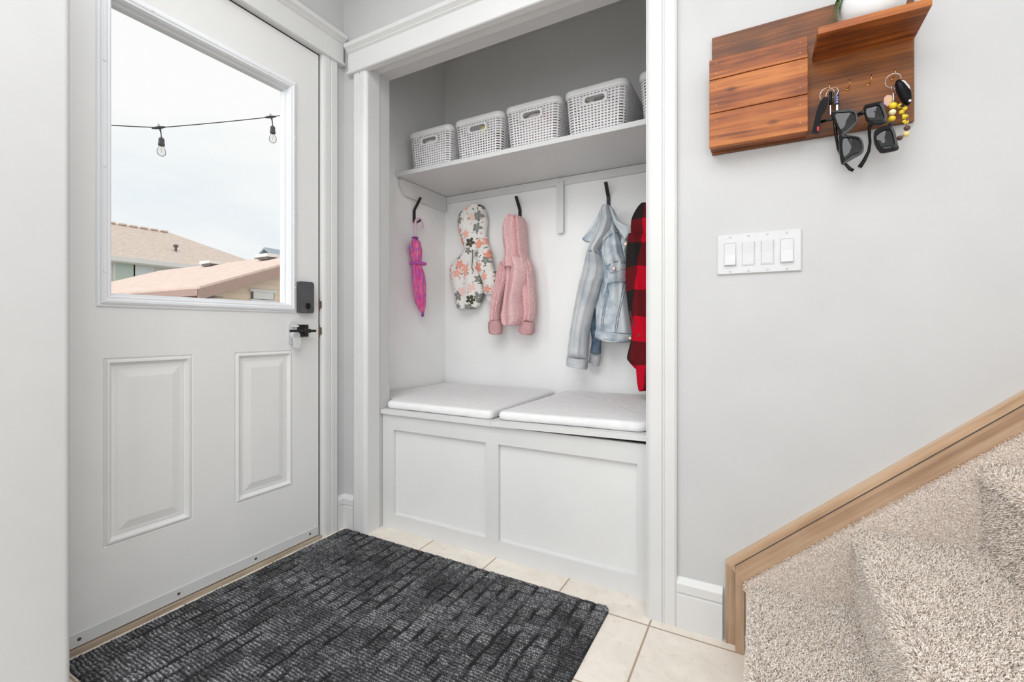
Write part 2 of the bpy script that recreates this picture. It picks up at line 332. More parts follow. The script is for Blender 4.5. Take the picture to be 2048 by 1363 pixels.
# ------------------------------------------------------------------ entry door
GY0, GY1, GZ0, GZ1 = .600, 1.169, .981, 1.846    # glass opening (inner edge of the glazing frame)
def slab():
    m = MB()
    holes = [(.572, 1.197, .953, 1.874), (.584, .819, .258, .802), (.955, 1.186, .258, .802)]
    ys = sorted({DY0, DY1} | {h[i] for h in holes for i in (0, 1)}); zs = sorted({DZ0, DZ1} | {h[i] for h in holes for i in (2, 3)})
    for i in range(len(ys)-1):
        for j in range(len(zs)-1):
            cy, cz = (ys[i]+ys[i+1])/2, (zs[j]+zs[j+1])/2
            if any(h[0] < cy < h[1] and h[2] < cz < h[3] for h in holes): continue
            q = [(ys[i], zs[j]), (ys[i+1], zs[j]), (ys[i+1], zs[j+1]), (ys[i], zs[j+1])]
            m.add([(XD, y, z) for y, z in q], [(0,1,2,3)])
            if True: m.add([(XD-.044, y, z) for y, z in q], [(3,2,1,0)])
    for y in (DY0, DY1): m.add([(XD, y, DZ0), (XD, y, DZ1), (XD-.044, y, DZ1), (XD-.044, y, DZ0)], [(0,1,2,3)])
    for z in (DZ0, DZ1): m.add([(XD, DY0, z), (XD, DY1, z), (XD-.044, DY1, z), (XD-.044, DY0, z)], [(0,1,2,3)])
    for h in holes[1:]:
        rings = [(0,0), (.004,-.004), (.009,.003), (.014,.0035), (.019,-.006), (.024,-.008), (.028,-.0065), (.036,-.0065), (.060,-.001), (.064,-.001)]
        pr = None
        for ins, dx in rings:
            c = [(XD+dx, h[0]+ins, h[2]+ins), (XD+dx, h[1]-ins, h[2]+ins), (XD+dx, h[1]-ins, h[3]-ins), (XD+dx, h[0]+ins, h[3]-ins)]
            if pr: m.add(pr+c, [(k, (k+1) % 4, 4+(k+1) % 4, 4+k) for k in range(4)])
            pr = c
        m.add(pr, [(0,1,2,3)]); m.add([(XD-.044, y, z) for x, y, z in [(0, h[0], h[2]), (0, h[1], h[2]), (0, h[1], h[3]), (0, h[0], h[3])]], [(3,2,1,0)])
    return m
door = struct(slab().build('door_1', M['door']), 'white half glass entry door with two raised panels below the window', 'door')
def ring_frame(h, rings):
    m = MB(); pr = None
    for ins, dx in rings:
        c = [(XD+dx, h[0]+ins, h[2]+ins), (XD+dx, h[1]-ins, h[2]+ins), (XD+dx, h[1]-ins, h[3]-ins), (XD+dx, h[0]+ins, h[3]-ins)]
        if pr: m.add(pr+c, [(k, (k+1) % 4, 4+(k+1) % 4, 4+k) for k in range(4)])
        pr = c
    return m
fr = ring_frame((.568, 1.201, .949, 1.878), [(0,0), (0,.003), (.003,.005), (.007,.005), (.009,.009), (.014,.012), (.020,.012), (.024,.009), (.028,.010), (.031,.008), (.032,.002), (.034,.002), (.035,-.006), (.035,-.017), (.041,-.017), (.041,-.044), (0,-.044), (0,0)]).build('glazing_frame', M['vinyl'], door)
for y, z in [(.584, z) for z in (1.05, 1.35, 1.65)]+[(1.186, z) for z in (1.05, 1.35, 1.65)]+[(y, .964) for y in (.70, .885, 1.08)]+[(y, 1.862) for y in (.70, .885, 1.08)]:
    MB().lathe([(.0042, -.001), (.0042, .0008), (.003, .0016), (.0005, .0012)], (XD+.012, y, z), (1,0,0), 12).build('screw_plug', M['vinyl'], fr)
MB().box(XD-.026, XD-.020, .603, 1.168, .985, 1.842).build('window_pane', M['glass'], door)
sw = MB(); sw.bbox(XD, XD+.004, DY0+.003, DY1-.001, DZ0, .052, .0012, 1)
sweep = sw.build('door_sweep', M['plastic'], door)
for y in (.531, .775, 1.03, 1.262): MB().lathe([(.0045, 0), (.0045, .001), (.0015, .0018)], (XD+.004, y, .034), (1,0,0), 10).build('screw', M['screw'], sweep)
# electronic deadbolt
db = MB(); db.bbox(XD+.0003, XD+.026, 1.201, 1.268, 0, 1, .008, 3)
db.v = [(x, y, (z)) for x, y, z in db.v]
def deadbolt():
    y0, y1, z0, z1 = 1.199, 1.269, .950, 1.078
    m = MB(); m.prism(rrect(y0, y1, z0, z1, .010), (XD, 0, 0), (0,1,0), (0,0,1), (1,0,0), .020)
    m.prism(rrect(y0+.002, y1-.002, z0+.002, z1-.002, .009), (XD+.020, 0, 0), (0,1,0), (0,0,1), (1,0,0), .003)
    o = m.build('deadbolt', M['lockbody'], door)
    MB().lathe([(.0135, 0), (.0135, .002), (.0125, .0032), (.0005, .0032)], (XD+.023, 1.238, .9785), (1,0,0), 28).build('thumb_turn_base', M['black'], o)
    MB().bbox(XD+.026, XD+.036, 1.2355, 1.2405, .9665, .9905, .002).build('thumb_turn', M['gloss'], o)
    MB().lathe([(.0025, 0), (.0025, .0012), (.0005, .0012)], (XD+.023, 1.238, .9565), (1,0,0), 10).build('screw', M['gap'], o)
M['lockbody'] = noisy('graphite_lock_shell', srgb(92,92,94), srgb(100,100,102), 30, .35, metal=.35)
M['gloss'] = plain('gloss_black', srgb(28,28,29), .15, 0)
deadbolt()
# square rose lever
rose = MB().bbox(XD, XD+.006, 1.204, 1.2535, .853, .903, .0008, 1).build('handle_rose', M['black'], door)
MB().lathe([(.011, 0), (.011, .012), (.008, .014), (.008, .034)], (XD+.006, 1.234, .877), (1,0,0), 24).build('spindle', M['black'], rose)
MB().bbox(XD+.034, XD+.043, 1.146, 1.262, .8725, .8825, .0012).build('lever', M['black'], rose)
MB().lathe([(.004, 0), (.004, .0006), (.0005, .0006)], (XD+.006, 1.229, .8955), (1,0,0), 14).build('pin_hole', M['gloss'], rose)
# stick-on child lock straddling the lever
cl = MB(); cl.prism(rrect(1.163, 1.198, .823, .916, .0165, 8), (XD, 0, 0), (0,1,0), (0,0,1), (1,0,0), .007)
clock = cl.build('child_lock', M['plastic'], door)
MB().bbox(XD+.007, XD+.040, 1.174, 1.186, .892, .900, .003).build('catch_arm', M['plastic'], clock)
MB().lathe([(.017, 0), (.017, .014), (.015, .018), (.0005, .018)], (XD+.007, 1.186, .858), (1,0,0), 26).build('lock_hub', M['plastic'], clock)
kb = MB(); kb.prism([(1.169, .850), (1.200, .850), (1.196, .812), (1.194, .809), (1.176, .809), (1.174, .812)], (XD+.020, 0, 0), (0,1,0), (0,0,1), (1,0,0), .012)
kb.build('release_tab', M['plastic'], clock)
# strike hardware on the door casing
for zc, nm in ((.9885, 'upper bronze strike plate beside the electronic deadbolt'), (.877, 'lower bronze strike plate beside the door lever')):
    s_ = MB(); s_.bbox(XD-.01, XD+.0012, DY1+.0015, DY1+.007, zc-.026, zc+.026, .0006, 1)
    s_.bbox(XD-.004, XD+.013, DY1+.002, DY1+.0068, zc-.015, zc+.015, .002)
    tag(s_.build('strike_plate', M['bronze']), nm, 'strike plate', 'strike plates on the door jamb')

# ------------------------------------------------------------------ built-in bench
bench = empty('storage_bench', (-.9, 1.52, 0), 'white built-in bench with two framed front panels under the coat hooks', 'bench')
YB = 1.520
def bp(mb, name, mat, parent=None, **k):
    o = mb.build(name, mat, None, **k); o.parent = parent or bench
    if (parent or bench) is bench: o.matrix_parent_inverse = Matrix.Translation(-bench.location)
    return o
b = MB()
b.box(XJ0, -1.425, YB, YB+.018, 0, .507).box(-.945, -.888, YB-.001, YB+.018, .060, .442).box(-.358, XJ1, YB, YB+.018, 0, .507)
b.box(-1.425, -.358, YB, YB+.018, .440, .507).box(-1.425, -.358, YB, YB+.018, 0, .066)
bp(b, 'front_frame', M['trim'])
bp(MB().box(-1.43, -.94, YB+.0145, YB+.0178, .06, .445), 'front_panel', M['door'])
bp(MB().box(-.893, -.35, YB+.0145, YB+.0178, .06, .445), 'front_panel', M['door'])
lid1 = MB(); lid1.prism([(XJ0, 1.507), (-.918, 1.507), (-.918, 2.248), (-1.688, 2.248), (-1.688, 1.567), (XJ0, 1.567)], (0,0,.5085), (1,0,0), (0,1,0), (0,0,1), .019)
bp(lid1, 'lid', M['trim'])
lid2 = MB(); lid2.prism([(-.9155, 1.505), (XJ1-.001, 1.505), (XJ1-.001, 1.567), (-.122, 1.567), (-.122, 2.248), (-.9155, 2.248)], (0,0,0), (1,0,0), (0,1,0), (0,0,1), .020)
TILT = .019
lid2.v = [(x, y, z+.5095+TILT*(x+.9155)) for x, y, z in lid2.v]
bp(lid2, 'lid', M['trim'])
def cushion(name, label, poly, z0, th, tilt=0, x0=0, bend=0):
    N_, R = 6, th*.42
    pts = []
    n = len(poly)
    for i in range(n):        # rounded corners
        p = Vector(poly[i]); a = (Vector(poly[i-1])-p); c = (Vector(poly[(i+1) % n])-p); r = min(.028, a.length*.4, c.length*.4)
        for k in range(6):
            t = k/5; q0 = p+a.normalized()*r; q1 = p+c.normalized()*r; pts.append((1-t)**2*q0+2*t*(1-t)*p+t*t*q1)
    res = []
    for i in range(len(pts)):
        p, q = pts[i], pts[(i+1) % len(pts)]; m_ = max(1, int((q-p).length/.02))
        for k in range(m_): res.append(p.lerp(q, k/m_))
    cx = sum((p.x for p in res))/len(res); cy = sum((p.y for p in res))/len(res)
    prof = [(0, 0), (.25*R, -0)] ; rings = []
    for a in range(0, 9):
        t = -PI/2+PI*a/8; rings.append((R*(1-math.cos(t)), th/2+th/2*math.sin(t)))
    for s_ in (.10, .25, .5, .75, .97): rings.append((None, s_))
    vs = []; fs = []; m_ = len(res)
    for ins, h in rings:
        for p in res:
            d = Vector((cx, cy))-p; L_ = d.length
            if ins is None:
                q = p+d*h; z = th+.0035*math.sin(h*PI)+.0015*noise.noise(Vector((q.x*7, q.y*7, 3)))
                if h == .10: z = th+.0002
            else: q = p+d.normalized()*ins; z = h
            zz = z0+z+tilt*(q.x-x0)+bend*max(0, (q.x-x0-.38))**2*max(0, 1-(q.y-1.53)/.5)
            zz += .0012*noise.noise(Vector((p.x*16, p.y*16, z*30)))
            vs.append((q.x, q.y, zz))
    for i in range(len(rings)-1):
        for k in range(m_): fs.append((i*m_+k, i*m_+(k+1) % m_, (i+1)*m_+(k+1) % m_, (i+1)*m_+k))
    fs += [tuple(range(m_-1, -1, -1)), tuple(range((len(rings)-1)*m_, len(rings)*m_))]
    return tag(mesh(name, vs, fs, M['cushion'], smooth=True), label, 'cushion', 'white seat cushions on the bench')
cushion('seat_cushion', 'thin white seat cushion on the left bench lid, below the umbrella and floral jacket', [(-1.476, 1.527), (-.928, 1.528), (-.950, 2.225), (-1.675, 2.232), (-1.675, 1.66), (-1.478, 1.575)], .5285, .034)
cushion('seat_cushion', 'thin white seat cushion on the right bench lid, below the denim jacket', [(-.902, 1.53), (-.345, 1.53), (-.30, 1.60), (-.20, 1.66), (-.20, 2.23), (-.895, 2.22)], .5305, .034, TILT, -.9155)

# ------------------------------------------------------------------ shelf with cleats and bracket
shelf = empty('closet_shelf', (-.9, 2.245, 1.683), 'long white shelf board above the coat hooks holding the baskets', 'shelf')
def sp(mb, name, mat, **k):
    o = mb.build(name, mat, None, **k); o.parent = shelf; o.matrix_parent_inverse = Matrix.Translation(-shelf.location); return o
sb = MB().bbox(-1.688, -.122, 1.815, 2.247, 1.685, 1.708, .0015, 1); sp(sb, 'shelf_board', M['trim'])
c = MB(); c.prism([(2.236, 1.683), (1.838, 1.683), (1.832, 1.650), (1.872, 1.600), (2.236, 1.592)], (-1.6885, 0, 0), (0,1,0), (0,0,1), (1,0,0), .016); sp(c, 'side_cleat', M['trim'])
sp(MB().bbox(-1.672, -.122, 2.236, 2.249, 1.643, 1.683, .001, 1), 'back_cleat', M['trim'])
c = MB(); c.prism([(-.945, 1.40), (-.940, 1.388), (-.913, 1.388), (-.908, 1.40), (-.908, 1.664), (-.945, 1.664)], (0, 2.249, 0), (1,0,0), (0,0,1), (0,-1,0), .026); sp(c, 'support_batten', M['trim'])
sp(MB().lathe([(.0022, 0), (.0022, .0006), (.0004, .0006)], (-.927, 2.223, 1.655), (0,-1,0), 8), 'screw', M['screw'])

# ------------------------------------------------------------------ coat hooks
def coat_hook(loc, rotz, label):
    w = .0088; t = .0026
    path = [(.050, .062), (.028, .030), (.006, .0), (.0045, -.01), (.0045, -.068), (.008, -.074), (.044, -.066), (.050, -.058)]
    m = MB(); vs = []; n = len(path)
    for i, (o_, z) in enumerate(path):
        a = Vector(path[max(i-1, 0)]); c_ = Vector(path[min(i+1, n-1)]); d = (c_-a).normalized(); nn = Vector((-d.y, d.x))
        for s_, u in ((-1,-1), (-1,1), (1,1), (1,-1)): vs.append((s_*w, -(o_+nn.x*t*u/1.2), z+nn.y*t*u/1.2))
    fs = [(i*4+k, i*4+(k+1) % 4, (i+1)*4+(k+1) % 4, (i+1)*4+k) for i in range(n-1) for k in range(4)]+[(3,2,1,0), tuple(range((n-1)*4, n*4))]
    m.add(vs, fs); m.box(-w, w, -.0040, -.0002, -.062, -.006)
    o = m.build('coat_hook', M['black']); o.location = loc; o.rotation_euler.z = rotz
    return tag(o, label, 'hook', 'black bent metal coat hooks')
coat_hook((-1.690, 1.960, 1.545), PI/2, 'black bent metal coat hook on the side wall, holding the umbrella')
coat_hook((-1.1745, YN, 1.549), 0, 'black bent metal coat hook above the pink fleece hoodie')
coat_hook((-.672, YN, 1.549), 0, 'black bent metal coat hook above the denim jacket')

# ------------------------------------------------------------------ perforated baskets
def basket_meshes():
    W1, D1, W0, D0, Hh, R = .272, .365, .244, .334, .196, .034
    # perimeter stations: fraction list with alternating bar / slot, longer slots at the corners
    def perim(w, d, r):
        x, y = w/2, d/2; out = []
        def side(p, q, n):
            L_ = (Vector(q)-Vector(p)); 
            for i in range(n):
                for f_ in (0, .42): out.append((Vector(p)+L_*((i+f_)/n), f_ == .42))
        def corner(cx, cy, a0):
            for i in range(2):
                for f_ in (0, .25): 
                    a = a0+(i+f_)/2*PI/2; out.append((Vector((cx+r*math.cos(a), cy+r*math.sin(a))), f_ == .25))
                    if f_ == .25:
                        a = a0+(i+.62)/2*PI/2; out.append((Vector((cx+r*math.cos(a), cy+r*math.sin(a))), True))
        side((-x+r, -y), (x-r, -y), 13); corner(x-r, -y+r, -PI/2)
        side((x, -y+r), (x, y-r), 18); corner(x-r, y-r, 0)
        side((x-r, y), (-x+r, y), 13); corner(-x+r, y-r, PI/2)
        side((-x, y-r), (-x, -y+r), 18); corner(-x+r, -y+r, PI)
        return out
    top = perim(W1, D1, R); bot = perim(W0, D0, R*.9); n = len(top)
    rows = 14; zs = [0, .006]; z1 = .166
    for i in range(rows):
        a = .006+(z1-.006)*i/rows; st = (z1-.006)/rows; zs += [a+st*.55, a+st]
    zs += [.172]
    vs = []; fs = []
    for z in zs:
        t = z/Hh
        for (p, _), (q, _) in zip(top, bot): v = q.lerp(p, t); vs.append((v.x, v.y, z))
    hx, hz0, hz1 = .056, .118, .158
    def inh(k, r_):
        c = (Vector(vs[r_*n+k])+Vector(vs[(r_+1)*n+(k+1) % n]))/2
        return abs(c.x) < hx and hz0 < c.z < hz1 and abs(c.y) > D0/2-.01
    hol = []
    for r_ in range(len(zs)-1):
        slotrow = r_ >= 1 and r_ < len(zs)-2 and (r_ % 2 == 0)
        for k in range(n):
            if inh(k, r_): hol.append((r_, k)); continue
            if slotrow and top[k][1]: continue
            fs.append((r_*n+k, r_*n+(k+1) % n, (r_+1)*n+(k+1) % n, (r_+1)*n+k))
    fs.append(tuple(range(n)))
    # oval hand hole plates in front and back
    for sgn in (-1, 1):
        ks = [(r_, k) for r_, k in hol if vs[r_*n+k][1]*sgn > 0]
        xs_ = [vs[r_*n+kk][0] for r_, k in ks for kk in (k, (k+1) % n)]; zz = [zs[r_+j] for r_, k in ks for j in (0, 1)]
        x0, x1, z0, z1_ = min(xs_), max(xs_), min(zz), max(zz); m_ = 32; cz = (z0+z1_)/2; rr = .0125
        ob = []; ib = []
        for i in range(m_):
            a = 2*PI*(i+.5)/m_; ca, sa = math.cos(a), math.sin(a)
            s_ = min((x1)/abs(ca) if abs(ca) > 1e-6 else 9, ((z1_-z0)/2)/abs(sa) if abs(sa) > 1e-6 else 9); ob.append((ca*s_, cz+sa*s_))
            ib.append(((math.copysign(.031, ca)+rr*ca), cz+rr*sa))
        yy = lambda z: sgn*(D0/2+(D1-D0)/2*z/Hh)
        b0 = len(vs); vs += [(x, yy(z), z) for x, z in ob]+[(x, yy(z), z) for x, z in ib]
        fs += [(b0+i, b0+(i+1) % m_, b0+m_+(i+1) % m_, b0+m_+i) for i in range(m_)]
    me = bpy.data.meshes.new('basket_body'); me.from_pydata(vs, [], fs); me.update(); me.materials.append(M['basket'])
    # rim
    mb = MB(); P = [p for p, _ in top]
    rings = [(.0002, .170), (.0022, .172), (.0036, .180), (.0036, .192), (.0022, .1955), (-.0005, .1965), (-.0030, .1945), (-.0030, .171)]
    vs = []; fs = []
    for off, z in rings:
        for p in P:
            c_ = Vector((max(-W1/2+R, min(W1/2-R, p.x)), max(-D1/2+R, min(D1/2-R, p.y)))); d = (p-c_).normalized() if (p-c_).length > 0 else Vector((0,0)); vs.append((p.x+d.x*off, p.y+d.y*off, z))
    m_ = len(P); k_ = len(rings)
    for i in range(k_):
        for k in range(m_): fs.append((i*m_+k, i*m_+(k+1) % m_, ((i+1) % k_)*m_+(k+1) % m_, ((i+1) % k_)*m_+k))
    mb.add(vs, fs); rim = mb.build('basket_rim', M['basket'], smooth=True); rme = rim.data; bpy.data.objects.remove(rim)
    return me, rme
bme, rme = basket_meshes()
BX = [-1.489, -1.1955, -.9075, -.610, -.292]
BL = ['white perforated plastic basket at the left end of the closet shelf', 'white perforated basket on the shelf with a dark brown item showing in its hand hole',
      'white perforated basket on the shelf, third from the left, holding pink and white cloth', 'white perforated basket on the shelf, fourth from the left, holding ribbed knit cloth', 'white perforated basket mostly hidden behind the right closet casing']
for i, (x, lab) in enumerate(zip(BX, BL)):
    e = empty('storage_basket', (x, 2.022, 1.7100), lab, 'basket', 'white perforated baskets on the closet shelf')
    e.rotation_euler.z = math.radians((0, 0, .5, -.5, 0)[i])
    o = bpy.data.objects.new('basket_body', bme); COL.objects.link(o); o.parent = e
    md = o.modifiers.new('thick', 'SOLIDIFY'); md.thickness = .0013; md.offset = -1
    o = bpy.data.objects.new('basket_rim', rme); COL.objects.link(o); o.parent = e
def lump(name, c, r, mat, label, cat_, seed, amp=.28, fr=3.0, group=None):
    bm = bmesh.new(); bmesh.ops.create_icosphere(bm, subdivisions=5, radius=1)
    for v in bm.verts:
        p = v.co.normalized(); q = 1+amp*noise.noise(p*fr+Vector((seed, 0, 0)))+amp*.4*noise.noise(p*fr*2.7+Vector((0, seed, 0)))
        e_ = Vector((math.copysign(abs(p.x)**.6, p.x), math.copysign(abs(p.y)**.6, p.y), math.copysign(abs(p.z)**.6, p.z)))
        v.co = Vector((e_.x*r[0]*min(q, 1.05), e_.y*r[1]*min(q, 1.05), e_.z*r[2]*min(q, 1.08)))
    me = bpy.data.meshes.new(name); bm.to_mesh(me); bm.free(); o = link(name, me, mat, smooth=True); o.location = c
    return tag(o, label, cat_, group)
M['pinkcloth'] = noisy('white_pink_cloth', srgb(238,222,220), srgb(240,238,236), 18, .9, .3, 120, p0=.42, p1=.5)
M['pinkcloth2'] = noisy('pink_white_cloth', srgb(214,150,148), srgb(232,226,224), 26, .9, .3, 120, p0=.40, p1=.48)
M['knit'] = noisy('ribbed_white_knit', srgb(170,150,128), srgb(228,222,214), 30, .9, .6, 160, stretch=(1,1,3), p0=.35, p1=.45)
M['brown'] = noisy('brown_leather', srgb(84,48,36), srgb(130,76,58), 12, .5)
M['cream'] = plain('cream_ball', srgb(226,212,160), .6)
lump('folded_cloth', (BX[0], 2.0, 1.803), (.094, .132, .086), M['pinkcloth'], 'white and pink patterned cloth inside the leftmost basket', 'cloth', 1, group='cloths in the shelf baskets')
lump('brown_bag', (BX[1]-.0, 2.05, 1.800), (.090, .105, .084), M['brown'], 'dark brown item inside the second basket from the left', 'bag', 5)
lump('cream_ball', (BX[1]+.018, 1.895, 1.852), (.027, .024, .027), M['cream'], 'small cream ball seen through the hand hole of the second basket', 'ball', 9, amp=.02)
lump('folded_cloth', (BX[2], 2.0, 1.803), (.094, .132, .086), M['pinkcloth2'], 'pink and white cloth filling the third basket from the left', 'cloth', 13, group='cloths in the shelf baskets')
lump('folded_cloth', (BX[3], 2.0, 1.803), (.094, .132, .086), M['knit'], 'ribbed knit cloth inside the fourth basket from the left', 'cloth', 17, group='cloths in the shelf baskets')
lump('folded_cloth', (BX[4], 2.0, 1.803), (.094, .132, .086), M['knit'], 'pale cloth inside the basket by the right casing', 'cloth', 23, group='cloths in the shelf baskets')

# ------------------------------------------------------------------ light switches
sw_ = MB(); X0, X1, Z0, Z1 = -.110, .096, 1.0405, 1.1535
sw_.prism([(0,0), (0,.0035), (.003,.0062), (X1-X0-.003,.0062), (X1-X0,.0035), (X1-X0,0)], (X0, YW, Z0+.002), (1,0,0), (0,-1,0), (0,0,1), Z1-Z0-.004)
sw_.prism([(0,0), (0,.0035), (.002,.0060), (Z1-Z0-.002,.0060), (Z1-Z0,.0035), (Z1-Z0,0)], (X0+.002, YW, Z0), (0,0,1), (0,-1,0), (1,0,0), X1-X0-.004)
plate = tag(sw_.build('light_switch_plate', M['plastic']), 'white four gang light switch plate on the wall below the wooden organiser', 'light switch')
zc = (Z0+Z1)/2
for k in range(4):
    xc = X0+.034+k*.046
    up = k in (0, 3)
    fr_ = MB(); o_, i_ = rrect(xc-.0168, xc+.0168, zc-.0335, zc+.0335, .0015, 2), rrect(xc-.0148, xc+.0148, zc-.0315, zc+.0315, .001, 2); n_ = len(o_)
    fr_.add([(x, YW-.006, z) for x, z in o_]+[(x, YW-.0078, z) for x, z in o_]+[(x, YW-.0078, z) for x, z in i_]+[(x, YW-.004, z) for x, z in i_],
            [(a*n_+i, a*n_+(i+1) % n_, (a+1)*n_+(i+1) % n_, (a+1)*n_+i) for a in range(3) for i in range(n_)])
    fr_.build('switch_frame', M['plastic'], plate)
    MB().box(xc-.0150, xc+.0150, YW-.0072, YW-.0064, zc-.0317, zc+.0317).build('gap_shade_box', M.setdefault('gap_shade', plain('gap_shade_grey', srgb(120,120,120), .8)), plate)  # grey box imitates the shade in the gap around the rocker
    r_ = MB(); lo, hi = (.0055, -.0005) if up else (.0000, .0045)
    r_.add([(xc-.0142, YW-.003, zc-.031), (xc+.0142, YW-.003, zc-.031), (xc+.0142, YW-.003, zc+.031), (xc-.0142, YW-.003, zc+.031),
            (xc-.0142, YW-.0078-lo, zc-.031), (xc+.0142, YW-.0078-lo, zc-.031), (xc+.0142, YW-.0085, zc), (xc+.0142, YW-.0078-hi, zc+.031), (xc-.0142, YW-.0078-hi, zc+.031), (xc-.0142, YW-.0085, zc)],
           [(0,1,5,4), (4,5,6,9), (9,6,7,8), (8,7,2,3), (0,4,9,8,3), (1,2,7,6,5)])
    r_.build('rocker', M['plastic'], plate)
    for z in (zc-.0485, zc+.0485):
        s_ = MB().lathe([(.0033, 0), (.0033, .0008), (.0022, .0014), (.0004, .0014)], (xc, YW-.006, z), (0,-1,0), 12); s_.build('plate_screw', M['scr2'] if 'scr2' in M else M.setdefault('scr2', plain('painted_screw', srgb(196,196,196), .4)), plate)

# ------------------------------------------------------------------ wooden organiser
M['pine'] = wood('stained_pine', srgb(110,54,18), srgb(156,84,32), srgb(190,116,52), ring=20, rough=.5)
M['pine2'] = wood('stained_plywood', srgb(92,52,24), srgb(134,78,34), srgb(166,102,46), ring=9, rough=.5, knots=False)
M['nail'] = plain('dull_nail', srgb(214,176,140), .4, .4)
org_ = empty('wooden_wall_organizer', (.1, YW, 1.386), 'stained wooden wall organiser with plank front mail box and small shelf', 'wall organiser')
def op(mb, name, mat, **k):
    o = mb.build(name, mat, None, **k); o.parent = org_; o.matrix_parent_inverse = Matrix.Translation(-org_.location); return o
op(MB().bbox(-.123, .325, 1.428, YW-.0005, 1.386, 1.722, .001, 1), 'backplate', M['pine2'])
for z0, z1 in ((1.391, 1.484), (1.486, 1.577), (1.579, 1.634)): op(MB().bbox(-.126, .106, 1.3825, 1.395, z0, z1, .0013, 2), 'front_plank', M['pine'])
op(MB().bbox(-.1245, .1045, 1.395, 1.428, 1.391, 1.402, .0006, 1), 'box_bottom', M['pine'])
for x in (-.1245, .0935): op(MB().bbox(x, x+.011, 1.395, 1.428, 1.402, 1.630, .0006, 1), 'box_side', M['pine'])
op(MB().bbox(.1195, .3255, 1.298, 1.428, 1.5840, 1.6015, .0012, 2), 'shelf_board', M['pine'])
for x in (-.108, .089):
    for z in (1.415, 1.462, 1.506, 1.556, 1.594, 1.622):
        op(MB().lathe([(.0010, 0), (.0010, .0003), (.0004, .0003)], (x, 1.3825, z), (0,-1,0), 8), 'nail_head', M['nail'])
HX = [.1535, .1955, .2382, .2843]; HZc = [1.4975, 1.496, 1.4965, 1.4990]
HL = ['small brass cup hook holding the black flip key ring', 'empty small brass cup hook nearer the keys on the left', 'empty small brass cup hook nearer the keys on the right', 'small brass cup hook holding the beaded key ring']
for x, z, lab in zip(HX, HZc, HL):
    m = MB().lathe([(.0034, 0), (.0030, .0012), (.0010, .0020)], (x-.002, 1.428, z-.001), (0,-1,0), 14)
    m.tube([(x-.002, 1.427, z-.001), (x-.001, 1.420, z-.002), (x, 1.411, z-.002), (x+.0005, 1.4065, z+.002), (x+.0008, 1.4055, z+.013)], .0011, 8)
    tag(m.build('cup_hook', M['brass'], smooth=True), lab, 'hook', 'brass cup hooks on the wooden organiser')
# pot with plant on the little shelf
M['pot'] = plain('white_glazed_ceramic', srgb(232,233,234), .22)
pot = empty('potted_plant', (.232, 1.362, 1.6016), 'round white ceramic plant pot on the organiser shelf, leaf hanging over its left rim', 'plant')
pm = MB().lathe([(.0005, 0), (.034, 0), (.040, .002), (.052, .012), (.061, .028), (.066, .046), (.066, .062), (.062, .076), (.057, .084), (.054, .084), (.058, .074), (.058, .070), (.0005, .070)], (0,0,0), (0,0,1), 48); pm.build('pot', M['pot'], pot, smooth=True)
M['leaf'] = noisy('green_leaf', srgb(58,86,44), srgb(96,124,66), 30, .4)
M['soil'] = noisy('soil', srgb(56,42,32), srgb(84,66,50), 90, .95)
MB().lathe([(.0005, 0), (.0575, 0), (.0575, .004), (.0005, .006)], (0,0,.0705), (0,0,1), 32).build('soil', M['soil'], pot)
def leaf(base, az, length, drop, width):
    vs = []; fs = []; n = 14
    for i in range(n+1):
        t = i/n; r = length*(math.sin(t*1.5)/math.sin(1.5)); z = .045*math.sin(t*PI*.7)-drop*t*t
        c = Vector((math.cos(az)*r, math.sin(az)*r, z)); w = width*math.sin(PI*min(1, .12+t*.88))**.8+.0008; side = Vector((-math.sin(az), math.cos(az), 0))
        for s_ in (-1, -.5, 0, .5, 1): vs.append(Vector(base)+c+side*w*s_+Vector((0,0,.004*abs(s_))))
    for i in range(n):
        for k in range(4): fs.append((i*5+k, i*5+k+1, (i+1)*5+k+1, (i+1)*5+k))
    o = MB().add(vs, fs).build('leaf', M['leaf'], pot, smooth=True); md = o.modifiers.new('t', 'SOLIDIFY'); md.thickness = .0008
leaf((-.01, -.005, .074), math.radians(196), .066, .098, .014)
leaf((-.01, -.002, .074), math.radians(180), .070, .085, .013)
for a, L_, d, w_ in ((250, .07, .02, .01), (310, .08, .01, .011), (20, .085, .03, .01), (80, .06, .0, .011), (140, .07, .02, .01)): leaf((0, 0, .074), math.radians(a), L_, d-.02, w_)
